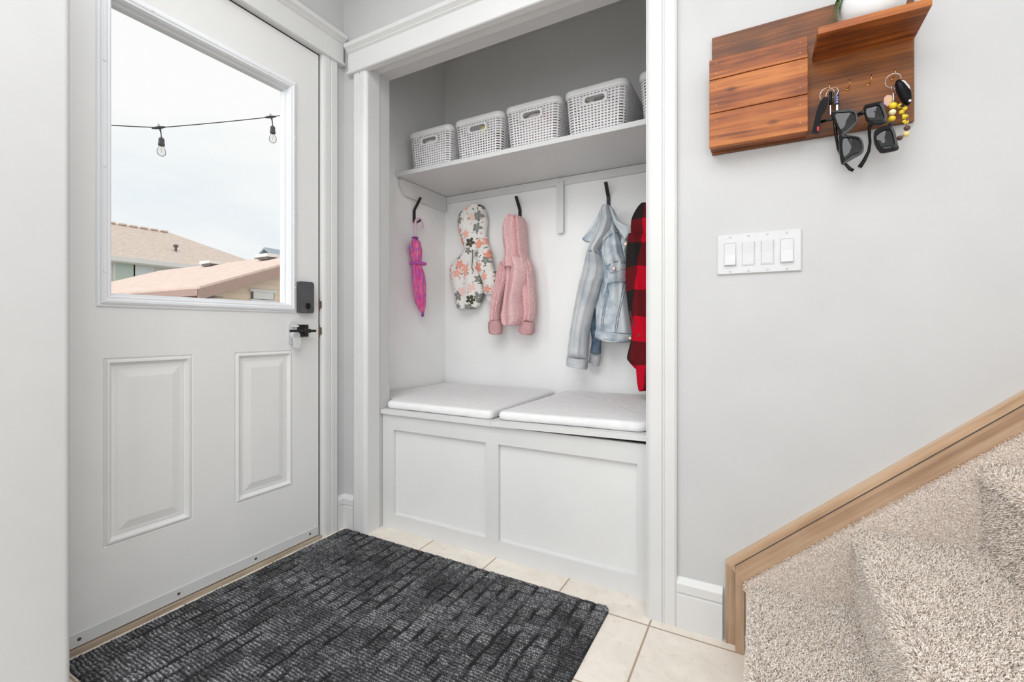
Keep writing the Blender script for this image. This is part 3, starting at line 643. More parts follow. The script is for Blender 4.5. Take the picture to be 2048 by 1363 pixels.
# ------------------------------------------------------------------ hanging clothes
def loft(name, rows, y, depth, mat, parent, folds=(), n=44, sub=6, back=None, round0=.35, round1=.35, rough=0., seed=0, label=None, lean=None, tipz=0):
    """closed cloth volume: rows are (left x, left z, right x, right z); folds are (centre 0..1, width, height, drift)"""
    pts = resamp(rows, sub); m = len(pts); vs = []; fs = []
    for i, (lx, lz, rx, rz) in enumerate(pts):
        t = i/(m-1); c = Vector(((lx+rx)/2, (lz+rz)/2)); a = Vector(((rx-lx)/2, (rz-lz)/2))
        dd = depth(t) if callable(depth) else depth
        e = min(1, math.sqrt(max(0, t/.06+.12)) if round0 else 1)*min(1, math.sqrt(max(0, (1-t)/.04+.12)) if round1 else 1)
        yy = y+(lean(t) if lean else 0)
        for k in range(n):
            th = 2*PI*k/n; cs, sn = math.cos(th), math.sin(th)
            u = math.copysign(abs(cs)**.85, cs); w = math.copysign(abs(sn)**.72, sn)
            o_ = -dd*w*e
            if sn > 0:                      # towards the room
                q = (u+1)/2
                for fc, fw, fh, dr in folds:
                    g = (q-fc-dr*(t-.5))/fw; o_ -= fh*math.exp(-g*g)*min(1, sn*2.2)*e
                o_ -= .006*noise.noise(Vector((u*2.2+seed, t*5, seed)))*sn
            p = Vector((c.x+a.x*u, yy+o_, c.y+a.y*u))
            if rough:
                f_ = rough*noise.noise(p*150)+rough*.6*noise.noise(p*330)
                p += Vector((cs*f_, -sn*f_, 0))*(1.0)
            p.y = min(p.y, YN-.003); vs.append(p)
    for i in range(m-1):
        for k in range(n): fs.append((i*n+k, i*n+(k+1) % n, (i+1)*n+(k+1) % n, (i+1)*n+k))
    fs += [tuple(range(n-1, -1, -1)), tuple(range((m-1)*n, m*n))]
    return mesh(name, vs, fs, mat, parent, True, label)
def adopt_to(e, *objs):
    for o in objs: o.parent = e; o.matrix_parent_inverse = Matrix.Translation(-e.location)
def ribbon(name, pts, y, w, mat, parent, th=.0016):
    m = MB(); m.tube([(x, y(x, z) if callable(y) else y, z) for x, z in resamp(pts, 6)], w, 6); return m.build(name, mat, parent, True)

# floral print: flowers from Voronoi cells, two sizes, plus leaves
def floral():
    m, t, b, o = new_mat('floral_print_cotton'); L = t.links.new
    tcn = N(t, 'ShaderNodeTexCoord'); sp_ = N(t, 'ShaderNodeSeparateXYZ'); L(tcn.outputs['Object'], sp_.inputs[0])
    cb = N(t, 'ShaderNodeCombineXYZ'); L(sp_.outputs['X'], cb.inputs[0]); L(sp_.outputs['Z'], cb.inputs[1])
    cur = None; base = srgb(236, 233, 228)
    def mth(op, a, c=None, cl=False):
        n = N(t, 'ShaderNodeMath', operation=op); n.use_clamp = cl
        for i, x in enumerate((a, c)):
            if x is None: continue
            if isinstance(x, (int, float)): n.inputs[i].default_value = x
            else: L(x, n.inputs[i])
        return n.outputs[0]
    prev = None
    for sc, off, R, pet, cols, ctr in ((36, 3.1, .24, 1.0, [(0, (.62,.60,.58)), (.4, srgb(196,168,170)[:3]), (.7, srgb(92,92,84)[:3])], False),
                                 (15.5, 0.0, .47, 2.5, [(0, srgb(240,178,160)[:3]), (.26, srgb(136,140,136)[:3]), (.54, srgb(236,160,140)[:3]), (.74, srgb(84,84,72)[:3]), (.84, srgb(240,206,198)[:3])], True)):
        mp_ = N(t, 'ShaderNodeMapping'); mp_.inputs['Scale'].default_value = (sc, sc, 1); mp_.inputs['Location'].default_value = (off, off*.7, 0); L(cb.outputs[0], mp_.inputs[0])
        vo = N(t, 'ShaderNodeTexVoronoi', voronoi_dimensions='2D', Scale=1.0, Randomness=.72); L(mp_.outputs[0], vo.inputs['Vector'])
        sb_ = N(t, 'ShaderNodeVectorMath', operation='SUBTRACT'); L(mp_.outputs[0], sb_.inputs[0]); L(vo.outputs['Position'], sb_.inputs[1])
        s2 = N(t, 'ShaderNodeSeparateXYZ'); L(sb_.outputs[0], s2.inputs[0])
        sc_ = N(t, 'ShaderNodeSeparateColor'); L(vo.outputs['Color'], sc_.inputs[0])
        ang = mth('ADD', mth('ARCTAN2', s2.outputs['Y'], s2.outputs['X']), mth('MULTIPLY', sc_.outputs[1], 6.28))
        petal = mth('ABSOLUTE', mth('COSINE', mth('MULTIPLY', ang, pet)))
        rad = mth('MULTIPLY', mth('ADD', mth('MULTIPLY', petal, .5), .5), mth('ADD', mth('MULTIPLY', sc_.outputs[2], R*.45), R*.72)) if ctr else \
              mth('MULTIPLY', mth('POWER', petal, 1.3), R*1.3)
        inside = mth('MULTIPLY', mth('SUBTRACT', rad, vo.outputs['Distance']), 22, True)
        if not ctr: inside = mth('MULTIPLY', inside, mth('GREATER_THAN', sc_.outputs[1], .42))
        r = N(t, 'ShaderNodeValToRGB'); r.color_ramp.interpolation = 'CONSTANT'
        while len(r.color_ramp.elements) < len(cols): r.color_ramp.elements.new(.5)
        for e_, (p, c) in zip(r.color_ramp.elements, cols): e_.position = p; e_.color = (*c, 1)
        L(sc_.outputs[0], r.inputs[0])
        mx = N(t, 'ShaderNodeMix', data_type='RGBA'); L(inside, mx.inputs[0])
        if prev is None: mx.inputs[6].default_value = base
        else: L(prev, mx.inputs[6])
        L(r.outputs[0], mx.inputs[7]); prev = mx.outputs[2]
        if ctr:
            dot = mth('MULTIPLY', mth('SUBTRACT', .055, vo.outputs['Distance']), 60, True)
            mx = N(t, 'ShaderNodeMix', data_type='RGBA'); L(dot, mx.inputs[0]); L(prev, mx.inputs[6]); mx.inputs[7].default_value = srgb(246, 214, 190); prev = mx.outputs[2]
    L(prev, b.inputs['Base Color']); b.inputs['Roughness'].default_value = .9; b.inputs['Specular IOR Level'].default_value = .1
    nb = N(t, 'ShaderNodeTexNoise', Scale=28, Detail=2); L(tcn.outputs['Object'], nb.inputs['Vector']); bp = N(t, 'ShaderNodeBump', Strength=.4, Distance=.006); L(nb.outputs['Fac'], bp.inputs['Height']); L(bp.outputs[0], b.inputs['Normal'])
    return m
M['floral'] = floral()
M['lining'] = plain('white_lining', srgb(226,226,224), .9)
M['fleece'] = noisy('pink_sherpa_fleece', srgb(232,182,184), srgb(246,208,208), 160, .95, 1.0, 260, spec=.08, bdist=.004)
M['rib'] = noisy('dusty_pink_rib_knit', srgb(196,150,152), srgb(212,168,168), 90, .95, .5, 200, stretch=(3,3,.5), spec=.1)
M['denim'] = noisy('washed_denim', srgb(142,160,176), srgb(205,212,216), 14, .85, .5, 420, spec=.15, p0=.32, p1=.56, bdist=.001, detail=7)
M['denimgrey'] = noisy('faded_denim_sleeve', srgb(172,178,184), srgb(202,204,206), 11, .88, .5, 420, spec=.12, p0=.32, p1=.6, bdist=.001, detail=7)
M['denimdark'] = noisy('darker_denim', srgb(70,90,112), srgb(140,158,174), 20, .85, .5, 420, spec=.15, p0=.3, p1=.7, bdist=.001)
M['stitch'] = noisy('denim_seam', srgb(84,104,130), srgb(190,196,200), 150, .8, .4, 300)
M['button'] = plain('copper_button', srgb(214,190,170), .35, .7)
def plaid():
    m, t, b, o = new_mat('buffalo_plaid_wool'); L = t.links.new
    tcn = N(t, 'ShaderNodeTexCoord'); mp_ = N(t, 'ShaderNodeMapping'); mp_.inputs['Rotation'].default_value = (0, math.radians(-6), 0); L(tcn.outputs['Object'], mp_.inputs[0])
    nz_ = N(t, 'ShaderNodeTexNoise', Scale=7, Detail=1); L(tcn.outputs['Object'], nz_.inputs['Vector']); vm = N(t, 'ShaderNodeVectorMath', operation='SCALE'); vm.inputs['Scale'].default_value = .05; L(nz_.outputs['Color'], vm.inputs[0])
    va = N(t, 'ShaderNodeVectorMath', operation='ADD'); L(mp_.outputs[0], va.inputs[0]); L(vm.outputs[0], va.inputs[1])
    s = N(t, 'ShaderNodeSeparateXYZ'); L(va.outputs[0], s.inputs[0]); fs_ = []
    for ax, p, ph in (('X', .16, 0), ('Z', .21, -.0725)):
        a = N(t, 'ShaderNodeMath', operation='MULTIPLY_ADD'); a.inputs[1].default_value = 2*PI/p; a.inputs[2].default_value = ph*2*PI/p; L(s.outputs[ax], a.inputs[0])
        sn = N(t, 'ShaderNodeMath', operation='SINE'); L(a.outputs[0], sn.inputs[0]); k = N(t, 'ShaderNodeMath', operation='MULTIPLY_ADD'); k.inputs[1].default_value = 9; k.inputs[2].default_value = .5; k.use_clamp = True; L(sn.outputs[0], k.inputs[0]); fs_.append(k)
    sm = N(t, 'ShaderNodeMath', operation='ADD'); L(fs_[0].outputs[0], sm.inputs[0]); L(fs_[1].outputs[0], sm.inputs[1])
    n2 = N(t, 'ShaderNodeTexNoise', Scale=240, Detail=2); L(tcn.outputs['Object'], n2.inputs['Vector'])
    n3 = N(t, 'ShaderNodeMath', operation='MULTIPLY_ADD'); n3.inputs[1].default_value = .7; n3.inputs[2].default_value = -.35; L(n2.outputs['Fac'], n3.inputs[0])
    h = N(t, 'ShaderNodeMath', operation='MULTIPLY'); h.inputs[1].default_value = .5; L(sm.outputs[0], h.inputs[0])
    h2 = N(t, 'ShaderNodeMath', operation='ADD'); h2.use_clamp = True; L(h.outputs[0], h2.inputs[0]); L(n3.outputs[0], h2.inputs[1])
    r = N(t, 'ShaderNodeValToRGB'); r.color_ramp.elements.new(.5); r.color_ramp.elements.new(.8)
    for e_, (p, c) in zip(r.color_ramp.elements, ((.26, srgb(204,20,44)), (.40, srgb(112,30,36)), (.62, srgb(96,32,36)), (.80, srgb(46,40,40)))): e_.position = p; e_.color = c
    L(h2.outputs[0], r.inputs[0]); L(r.outputs[0], b.inputs['Base Color']); b.inputs['Roughness'].default_value = .95; b.inputs['Specular IOR Level'].default_value = .08
    bp = N(t, 'ShaderNodeBump', Strength=.5, Distance=.002); L(n2.outputs['Fac'], bp.inputs['Height']); L(bp.outputs[0], b.inputs['Normal'])
    return m
M['plaid'] = plaid()
FL_HOOD = [(-1.431,1.597,-1.401,1.594),(-1.455,1.589,-1.39,1.58),(-1.508,1.573,-1.379,1.559),(-1.539,1.558,-1.37,1.531),(-1.554,1.528,-1.364,1.503),(-1.558,1.496,-1.364,1.478),(-1.552,1.457,-1.369,1.444),(-1.536,1.414,-1.364,1.41),(-1.522,1.374,-1.362,1.375),(-1.51,1.341,-1.355,1.356),(-1.501,1.318,-1.351,1.325)]
FL_BODY = [(-1.505,1.35,-1.355,1.365),(-1.528,1.323,-1.341,1.324),(-1.563,1.294,-1.351,1.294),(-1.598,1.268,-1.373,1.258),(-1.615,1.24,-1.395,1.226),(-1.616,1.21,-1.397,1.191),(-1.61,1.153,-1.397,1.139),(-1.599,1.112,-1.385,1.104),(-1.584,1.072,-1.391,1.072),(-1.574,1.031,-1.41,1.033),(-1.564,1.009,-1.422,1.011),(-1.536,0.999,-1.456,1.001)]
FL_SLEEVE = [(-1.379,1.358,-1.344,1.361),(-1.412,1.321,-1.328,1.317),(-1.423,1.278,-1.321,1.261),(-1.416,1.231,-1.309,1.218),(-1.405,1.208,-1.291,1.202),(-1.386,1.172,-1.284,1.167),(-1.373,1.137,-1.282,1.132),(-1.365,1.101,-1.291,1.098),(-1.358,1.077,-1.298,1.072)]
FL_CUFF = [(-1.356,1.079,-1.3,1.073),(-1.355,1.063,-1.304,1.058),(-1.352,1.048,-1.305,1.039),(-1.333,1.038,-1.306,1.03)]
PK_HOOD = [(-1.172,1.492,-1.146,1.492),(-1.190,1.488,-1.130,1.487),(-1.205,1.479,-1.119,1.475),(-1.216,1.464,-1.113,1.455),(-1.226,1.435,-1.109,1.419),(-1.225,1.389,-1.105,1.378),(-1.22,1.344,-1.102,1.334),(-1.213,1.299,-1.098,1.289),(-1.22,1.269,-1.09,1.263),(-1.226,1.24,-1.082,1.23),(-1.216,1.212,-1.099,1.208)]
PK_BODY = [(-1.175,1.275,-1.108,1.272),(-1.203,1.255,-1.078,1.248),(-1.207,1.221,-1.061,1.211),(-1.211,1.181,-1.061,1.173),(-1.209,1.135,-1.071,1.129),(-1.213,1.09,-1.087,1.085),(-1.218,1.044,-1.099,1.04),(-1.227,0.998,-1.094,1.004),(-1.235,0.962,-1.089,0.966),(-1.232,0.934,-1.093,0.939),(-1.221,0.913,-1.106,0.915),(-1.204,0.902,-1.121,0.905)]
PK_SLEEVEL = [(-1.226,1.252,-1.199,1.25),(-1.244,1.233,-1.203,1.227),(-1.262,1.194,-1.2,1.19),(-1.276,1.148,-1.203,1.15),(-1.287,1.104,-1.219,1.101),(-1.297,1.061,-1.235,1.059),(-1.304,1.011,-1.248,1.009),(-1.307,0.967,-1.254,0.966),(-1.307,0.927,-1.257,0.927)]
PK_SLEEVER = [(-1.105,1.246,-1.089,1.248),(-1.106,1.224,-1.072,1.222),(-1.113,1.185,-1.062,1.182),(-1.115,1.14,-1.056,1.137),(-1.113,1.097,-1.051,1.094),(-1.111,1.055,-1.047,1.053),(-1.106,1.006,-1.046,1.005),(-1.103,0.964,-1.049,0.963),(-1.103,0.926,-1.059,0.921)]
PK_CUFFL = [(-1.304,0.931,-1.251,0.932),(-1.316,0.92,-1.242,0.919),(-1.319,0.894,-1.24,0.894),(-1.312,0.863,-1.242,0.866),(-1.297,0.853,-1.253,0.855)]
PK_CUFFR = [(-1.106,0.927,-1.059,0.921),(-1.116,0.912,-1.05,0.909),(-1.134,0.885,-1.049,0.882),(-1.135,0.873,-1.052,0.864),(-1.116,0.856,-1.069,0.852)]
DN_SLEEVE = [(-0.664,1.479,-0.637,1.472),(-0.674,1.445,-0.627,1.443),(-0.684,1.402,-0.619,1.401),(-0.7,1.353,-0.632,1.346),(-0.72,1.304,-0.661,1.298),(-0.734,1.266,-0.681,1.262),(-0.744,1.235,-0.668,1.229),(-0.756,1.19,-0.656,1.19),(-0.769,1.143,-0.657,1.136),(-0.777,1.12,-0.672,1.103),(-0.79,1.059,-0.687,1.047),(-0.803,0.992,-0.708,0.986),(-0.814,0.934,-0.721,0.929),(-0.825,0.867,-0.732,0.867),(-0.834,0.8,-0.737,0.802),(-0.842,0.745,-0.739,0.74)]
DN_CUFF = [(-0.842,0.747,-0.739,0.736),(-0.843,0.724,-0.741,0.711),(-0.842,0.703,-0.744,0.688)]
DN_BODY = [(-0.657,1.482,-0.634,1.476),(-0.657,1.437,-0.625,1.437),(-0.664,1.39,-0.609,1.384),(-0.68,1.343,-0.596,1.335),(-0.69,1.296,-0.583,1.287),(-0.694,1.254,-0.574,1.245),(-0.684,1.215,-0.558,1.203),(-0.674,1.173,-0.555,1.165),(-0.674,1.124,-0.555,1.118),(-0.669,1.097,-0.55,1.092),(-0.69,1.049,-0.542,1.036),(-0.705,0.987,-0.536,0.984),(-0.707,0.934,-0.528,0.932),(-0.707,0.892,-0.524,0.88),(-0.707,0.867,-0.522,0.856)]
DN_BAND = [(-0.705,0.88,-0.519,0.858),(-0.705,0.859,-0.519,0.841),(-0.699,0.839,-0.527,0.825),(-0.649,0.825,-0.567,0.82)]
DN_COLL = [(-0.663,1.486,-0.646,1.484),(-0.681,1.464,-0.661,1.468),(-0.7,1.428,-0.671,1.435),(-0.72,1.399,-0.681,1.404),(-0.744,1.366,-0.689,1.379),(-0.764,1.342,-0.697,1.354),(-0.776,1.33,-0.71,1.327),(-0.761,1.315,-0.724,1.307)]
DN_COLR = [(-0.651,1.481,-0.635,1.475),(-0.635,1.463,-0.616,1.456),(-0.626,1.427,-0.602,1.427),(-0.616,1.394,-0.584,1.394),(-0.6,1.368,-0.553,1.375),(-0.584,1.341,-0.526,1.36),(-0.572,1.321,-0.524,1.326),(-0.558,1.298,-0.55,1.301)]
DN_PLACK = [(-0.579,1.32,-0.56,1.315),(-0.582,1.295,-0.544,1.295),(-0.579,1.282,-0.549,1.283),(-0.572,1.254,-0.56,1.252),(-0.564,1.228,-0.558,1.227),(-0.558,1.202,-0.554,1.202)]
DN_SLEEVEB = [(-0.732,0.989,-0.713,0.98),(-0.743,0.943,-0.713,0.938),(-0.752,0.901,-0.713,0.892),(-0.745,0.859,-0.698,0.834),(-0.742,0.816,-0.698,0.8),(-0.752,0.766,-0.698,0.759)]
DN_CUFFB = [(-0.752,0.761,-0.698,0.752),(-0.754,0.736,-0.701,0.725),(-0.756,0.717,-0.706,0.7)]
DN_FLAP = [(-0.631,1.176,-0.546,1.189),(-0.63,1.168,-0.547,1.175),(-0.62,1.158,-0.555,1.166),(-0.614,1.145,-0.58,1.153)]
DN_POCKET = [(-0.633,1.176,-0.552,1.17),(-0.63,1.141,-0.552,1.137),(-0.634,1.114,-0.553,1.112),(-0.633,1.098,-0.555,1.106)]
DN_SEAM1 = [(-0.589,1.351), (-0.62,1.332), (-0.649,1.301), (-0.67,1.25)]
DN_SEAM2 = [(-0.717,1.257), (-0.684,1.248), (-0.658,1.225), (-0.644,1.193), (-0.633,1.164)]
DN_SEAM3 = [(-0.631,1.105), (-0.639,1.034), (-0.656,0.956), (-0.664,0.876)]
DN_SEAM4 = [(-0.552,1.101), (-0.563,1.013), (-0.579,0.935), (-0.587,0.868)]
DN_SEAM5 = [(-0.633,1.179), (-0.586,1.201), (-0.537,1.188)]
DN_BUTTONS = [(-0.597,1.164), (-0.546,1.274)]
PL_TOP = [(-0.468,1.444,-0.376,1.443),(-0.491,1.428,-0.344,1.417),(-0.514,1.392,-0.308,1.386),(-0.521,1.358,-0.281,1.339),(-0.521,1.307,-0.26,1.282),(-0.528,1.25,-0.246,1.227),(-0.537,1.204,-0.23,1.171)]
PL_BODY = [(-0.528,1.273,-0.25,1.27),(-0.541,1.205,-0.22,1.171),(-0.544,1.112,-0.21,1.095),(-0.537,1.018,-0.2,1.008),(-0.523,0.925,-0.194,0.922),(-0.514,0.856,-0.194,0.858),(-0.525,0.81,-0.19,0.805),(-0.537,0.756,-0.19,0.762),(-0.528,0.735,-0.194,0.719),(-0.495,0.7,-0.21,0.697)]
PL_SLEEVE = [(-0.515,1.309,-0.431,1.301),(-0.524,1.197,-0.409,1.188),(-0.515,1.083,-0.399,1.078),(-0.506,0.97,-0.397,0.967),(-0.497,0.857,-0.392,0.857),(-0.484,0.744,-0.392,0.747),(-0.477,0.655,-0.405,0.67),(-0.468,0.611,-0.431,0.617)]
PL_ZIP = [(-0.499,0.964), (-0.486,0.913), (-0.459,0.866)]

def garment(loc, label, cat_): return empty('hanging_garment', loc, label, cat_)
# floral hooded jacket
fj = empty('floral_jacket', (-1.45, YN-.003, 1.59), 'small white hooded jacket with pink and grey flowers, hanging at the back wall corner', 'jacket', 'coats hanging in the closet')
adopt_to(fj,
 loft('hood', FL_HOOD, 2.205, .038, M['floral'], None, [(.3, .25, .016, .2), (.85, .12, .010, -.1)], seed=1),
 loft('jacket_body', FL_BODY, 2.205, .036, M['floral'], None, [(.25, .2, .014, .1), (.7, .12, .016, -.2)], seed=2),
 loft('sleeve', FL_SLEEVE, 2.185, .030, M['floral'], None, [(.5, .3, .010, 0)], seed=3),
 loft('cuff', FL_CUFF, 2.19, .018, M['lining'], None, seed=4, label='plain white lining cuff'))
zp = ribbon('zip_seam', [(-1.424, 1.330), (-1.424, 1.28), (-1.428, 1.23), (-1.415, 1.21)], 2.147, .0022, M['gap'], None); adopt_to(fj, zp)
# pink fleece hoodie
pj = empty('fleece_hoodie', (-1.16, YN-.003, 1.49), 'small pink sherpa fleece hoodie with a pointed hood on a black hook', 'hoodie', 'coats hanging in the closet')
R_ = dict(n=110, sub=22, rough=.0030)
adopt_to(pj,
 loft('hood', PK_HOOD, 2.175, lambda t: .052+.01*t, M['fleece'], None, [(.36, .16, .032, .05), (.92, .10, .026, .05), (.74, .07, -.024, .06), (.06, .08, .012, 0)], seed=11, **R_),
 loft('hoodie_body', PK_BODY, 2.17, lambda t: .050+.012*t, M['fleece'], None, [(.62, .20, .036, .08), (.30, .05, -.022, .05), (.14, .10, .014, -.1), (.93, .05, -.02, 0)], seed=12, **R_),
 loft('sleeve', PK_SLEEVEL, 2.16, .036, M['fleece'], None, [(.35, .12, .016, .1), (.66, .06, -.012, .1), (.85, .10, .008, 0)], seed=13, **R_),
 loft('sleeve', PK_SLEEVER, 2.175, .034, M['fleece'], None, [(.22, .12, .014, .1), (.52, .06, -.012, 0), (.78, .12, .012, 0)], seed=14, **R_),
 loft('cuff', PK_CUFFL, 2.155, .034, M['rib'], None, [(.4, .2, .006, 0)], seed=15, label='dusty pink ribbed cuff'),
 loft('cuff', PK_CUFFR, 2.165, .034, M['rib'], None, [(.5, .2, .006, .3)], seed=16, label='dusty pink ribbed cuff'))
# denim jacket
dj = empty('denim_jacket', (-.66, YN-.003, 1.485), 'light washed denim jacket with chest pocket hung by its collar on a black hook', 'jacket', 'coats hanging in the closet')
parts = [
 loft('sleeve', DN_SLEEVEB, 2.20, .022, M['denimdark'], None, [(.4, .2, .006, 0)], seed=21, label='far denim sleeve hanging behind'),
 loft('cuff', DN_CUFFB, 2.195, .026, M['denimgrey'], None, [(.5, .2, .004, 0)], seed=22),
 loft('jacket_body', DN_BODY, 2.165, lambda t: .030+.035*min(1, t*2), M['denim'], None, [(.30, .08, .014, -.15), (.58, .14, .014, .2), (.86, .07, .012, 0)], n=90, sub=10, seed=23),
 loft('waistband', DN_BAND, 2.150, .068, M['denim'], None, [(.3, .1, .004, 0), (.7, .1, .004, 0)], seed=24),
 loft('sleeve', DN_SLEEVE, 2.125, lambda t: .030+.018*min(1, t*2.2), M['denimgrey'], None, [(.30, .12, .012, .15), (.72, .10, .010, -.15)], n=80, sub=8, seed=25, label='near grey faded denim sleeve'),
 loft('cuff', DN_CUFF, 2.122, .050, M['denimgrey'], None, [(.5, .3, .002, 0)], seed=26),
 loft('collar', DN_COLL, 2.155, .020, M['denim'], None, [(.3, .2, .008, 0)], seed=27),
 loft('collar', DN_COLR, 2.135, .020, M['denim'], None, [(.6, .2, .008, 0)], seed=28),
 loft('button_placket', DN_PLACK, 2.150, .012, M['denim'], None, seed=29)]
adopt_to(dj, *parts)
def onfront(o):
    me = o.data; co = [v.co for v in me.vertices]
    def f(x, z):
        best = min((c for c in co if abs(c.x-x) < .02 and abs(c.z-z) < .02), key=lambda c: (round(((c.x-x)**2+(c.z-z)**2)*4e4), c.y), default=None)
        return (best.y if best is not None else 2.1)
    return f
bf = onfront(parts[2])
def seam(name, pts, f, w=.0021, off=.0006, mat=None, parent=dj):
    P = [(float(p[0]), float(p[1])) for p in resamp(pts, 7)]
    ys = [f(x, z)-off for x, z in P]; ys = [sum(ys[max(0, i-2):i+3])/len(ys[max(0, i-2):i+3]) for i in range(len(ys))]
    o = MB().tube([(x, y, z) for (x, z), y in zip(P, ys)], w, 6).build(name, mat or M['stitch'], None, True); adopt_to(parent, o); return o
def patch(name, rows, f, off, mat, lab=None):
    P = resamp(rows, 5); vs = []; n_ = 16
    for lx, lz, rx, rz in P:
        for k in range(n_+1): u = k/n_; x, z = lx+(rx-lx)*u, lz+(rz-lz)*u; vs.append([x, f(x, z)-off, z])
    a = np.array(vs)[:, 1].reshape(len(P), n_+1)
    for _ in range(3):
        p_ = np.pad(a, 1, mode='edge'); a = (p_[1:-1, 1:-1]*2+p_[:-2, 1:-1]+p_[2:, 1:-1]+p_[1:-1, :-2]+p_[1:-1, 2:])/6
    for i, y_ in enumerate(a.reshape(-1)): vs[i][1] = float(y_)
    fs = [(i*(n_+1)+k, i*(n_+1)+k+1, (i+1)*(n_+1)+k+1, (i+1)*(n_+1)+k) for i in range(len(P)-1) for k in range(n_)]
    o = MB().add(vs, fs).build(name, mat, None, True); md = o.modifiers.new('t', 'SOLIDIFY'); md.thickness = .004; md.offset = 0; adopt_to(dj, o); return o
patch('chest_pocket', DN_POCKET, bf, .003, M['denim']); patch('pocket_flap', DN_FLAP, bf, .007, M['denim'])
for s_, off in ((DN_SEAM1, .001), (DN_SEAM3, .001), (DN_SEAM4, .001), (DN_SEAM5, .002)): seam('seam', s_, bf, off=off)
seam('seam', [(x+.008, z+.004) for x, z in DN_SEAM3], bf); seam('seam', [(x-.008, z) for x, z in DN_SEAM4], bf)
sf = onfront(parts[4]); seam('seam', DN_SEAM2, lambda x, z: min(bf(x, z), sf(x, z)), off=.001)
wf = onfront(parts[3]); seam('seam', [(-.700, .884), (-.62, .876), (-.525, .864)], wf, off=-.001); seam('seam', [(-.697, .846), (-.62, .834), (-.53, .832)], wf, off=-.001)
cf = onfront(parts[5]); seam('seam', [(-.838, .748), (-.79, .744), (-.742, .738)], cf, off=0)
for x, z in DN_BUTTONS+[(-.528, .842)]:
    y_ = min(bf(x, z), wf(x, z) if z < .9 else 9)-.010
    o = MB().lathe([(.0085, 0), (.0085, .002), (.006, .0035), (.0005, .003)], (x, y_, z), (0,-1,0), 20).build('button', M['button'], None, True); adopt_to(dj, o)
# plaid shirt jacket behind the right casing
kj = empty('plaid_jacket', (-.42, YN-.003, 1.46), 'red and black buffalo plaid wool jacket, mostly hidden behind the right casing', 'jacket', 'coats hanging in the closet')
adopt_to(kj,
 loft('collar', PL_TOP, 2.10, .058, M['plaid'], None, [(.3, .2, .02, .3), (.7, .2, .02, 0)], n=70, sub=8, seed=31),
 loft('jacket_body', PL_BODY, 2.095, .062, M['plaid'], None, [(.15, .10, .02, 0), (.5, .2, .02, 0)], n=90, sub=10, seed=32),
 loft('sleeve', PL_SLEEVE, 2.03, .034, M['plaid'], None, [(.4, .3, .012, .2)], n=60, sub=8, seed=33))
o = ribbon('pocket_zip', PL_ZIP, 1.994, .0035, M['gap'], None); adopt_to(kj, o)
o = MB().lathe([(.004, 0), (.005, .006), (.003, .014)], (PL_ZIP[-1][0], 1.990, PL_ZIP[-1][1]-.014), (0,0,1), 8).build('zip_pull', M['bronze'], None); adopt_to(kj, o)

# ------------------------------------------------------------------ child umbrella
um = empty('child_umbrella', (-1.645, 1.94, 1.482), 'furled pink and purple child umbrella hanging by its curved handle on the side wall', 'umbrella')
M['umb'] = None
def umb_mat():
    m, t, b, o = new_mat('pink_umbrella_nylon'); L = t.links.new
    tcn = N(t, 'ShaderNodeTexCoord'); mp_ = N(t, 'ShaderNodeMapping'); mp_.inputs['Scale'].default_value = (30, 30, 9); L(tcn.outputs['Object'], mp_.inputs[0])
    n_ = N(t, 'ShaderNodeTexNoise', Scale=1.0, Detail=2, Distortion=.8); L(mp_.outputs[0], n_.inputs['Vector'])
    r = N(t, 'ShaderNodeValToRGB'); els = [(.26, srgb(232,184,90)), (.33, srgb(110,130,190)), (.38, srgb(196,96,190)), (.46, srgb(226,72,150)), (.54, srgb(240,120,160)), (.62, srgb(186,86,190)), (.70, srgb(240,140,150))]
    while len(r.color_ramp.elements) < len(els): r.color_ramp.elements.new(.5)
    for e_, (p, c) in zip(r.color_ramp.elements, els): e_.position = p; e_.color = c
    L(n_.outputs['Fac'], r.inputs[0]); L(r.outputs[0], b.inputs['Base Color']); b.inputs['Roughness'].default_value = .45; return m
M['umb'] = umb_mat(); M['purple'] = plain('purple_plastic', srgb(140,62,160), .4); M['pinkh'] = plain('pale_pink_plastic', srgb(222,184,208), .35)
def uo(mb, name, mat, **k):
    o = mb.build(name, mat, None, **k); adopt_to(um, o); return o
UX_ = -1.645
hp = [(UX_, 1.921, z) for z in (1.355, 1.40, 1.44, 1.458)]+[(UX_, 1.952-.031*math.cos(a), 1.458+.031*math.sin(a)) for a in [PI*k/10 for k in range(1, 10)]]+[(UX_, 1.984, 1.455), (UX_, 1.986, 1.443)]
uo(MB().tube(hp, .0062, 12), 'umbrella_handle', M['pinkh'], smooth=True)
CN = [(1.905, 1.935, 1.372), (1.885, 1.955, 1.352), (1.874, 1.972, 1.322), (1.888, 1.970, 1.28), (1.906, 1.966, 1.248), (1.908, 1.966, 1.232), (1.902, 1.984, 1.20), (1.901, 2.000, 1.165), (1.904, 2.008, 1.135), (1.912, 2.007, 1.09), (1.930, 2.002, 1.03), (1.952, 1.998, .992), (1.968, 1.992, .976)]
P_ = resamp(CN, 8); vs = []; fs = []; n_ = 64
for i, (a, c_, z) in enumerate(P_):
    t_ = i/len(P_); cy_ = (a+c_)/2; r0 = (c_-a)/2
    for k in range(n_):
        th = 2*PI*k/n_; pl = 1-.22*abs(math.sin(4*th+5*t_))*min(1, t_*3+.5)-.10*abs(math.sin(7*th-3*t_))
        vs.append((UX_+math.sin(th)*min(r0, .034)*.8*pl, cy_-math.cos(th)*r0*(pl if abs(math.cos(th)) < .93 else 1), z+.004*math.sin(3*th+4*t_)))
for i in range(len(P_)-1):
    for k in range(n_): fs.append((i*n_+k, i*n_+(k+1) % n_, (i+1)*n_+(k+1) % n_, (i+1)*n_+k))
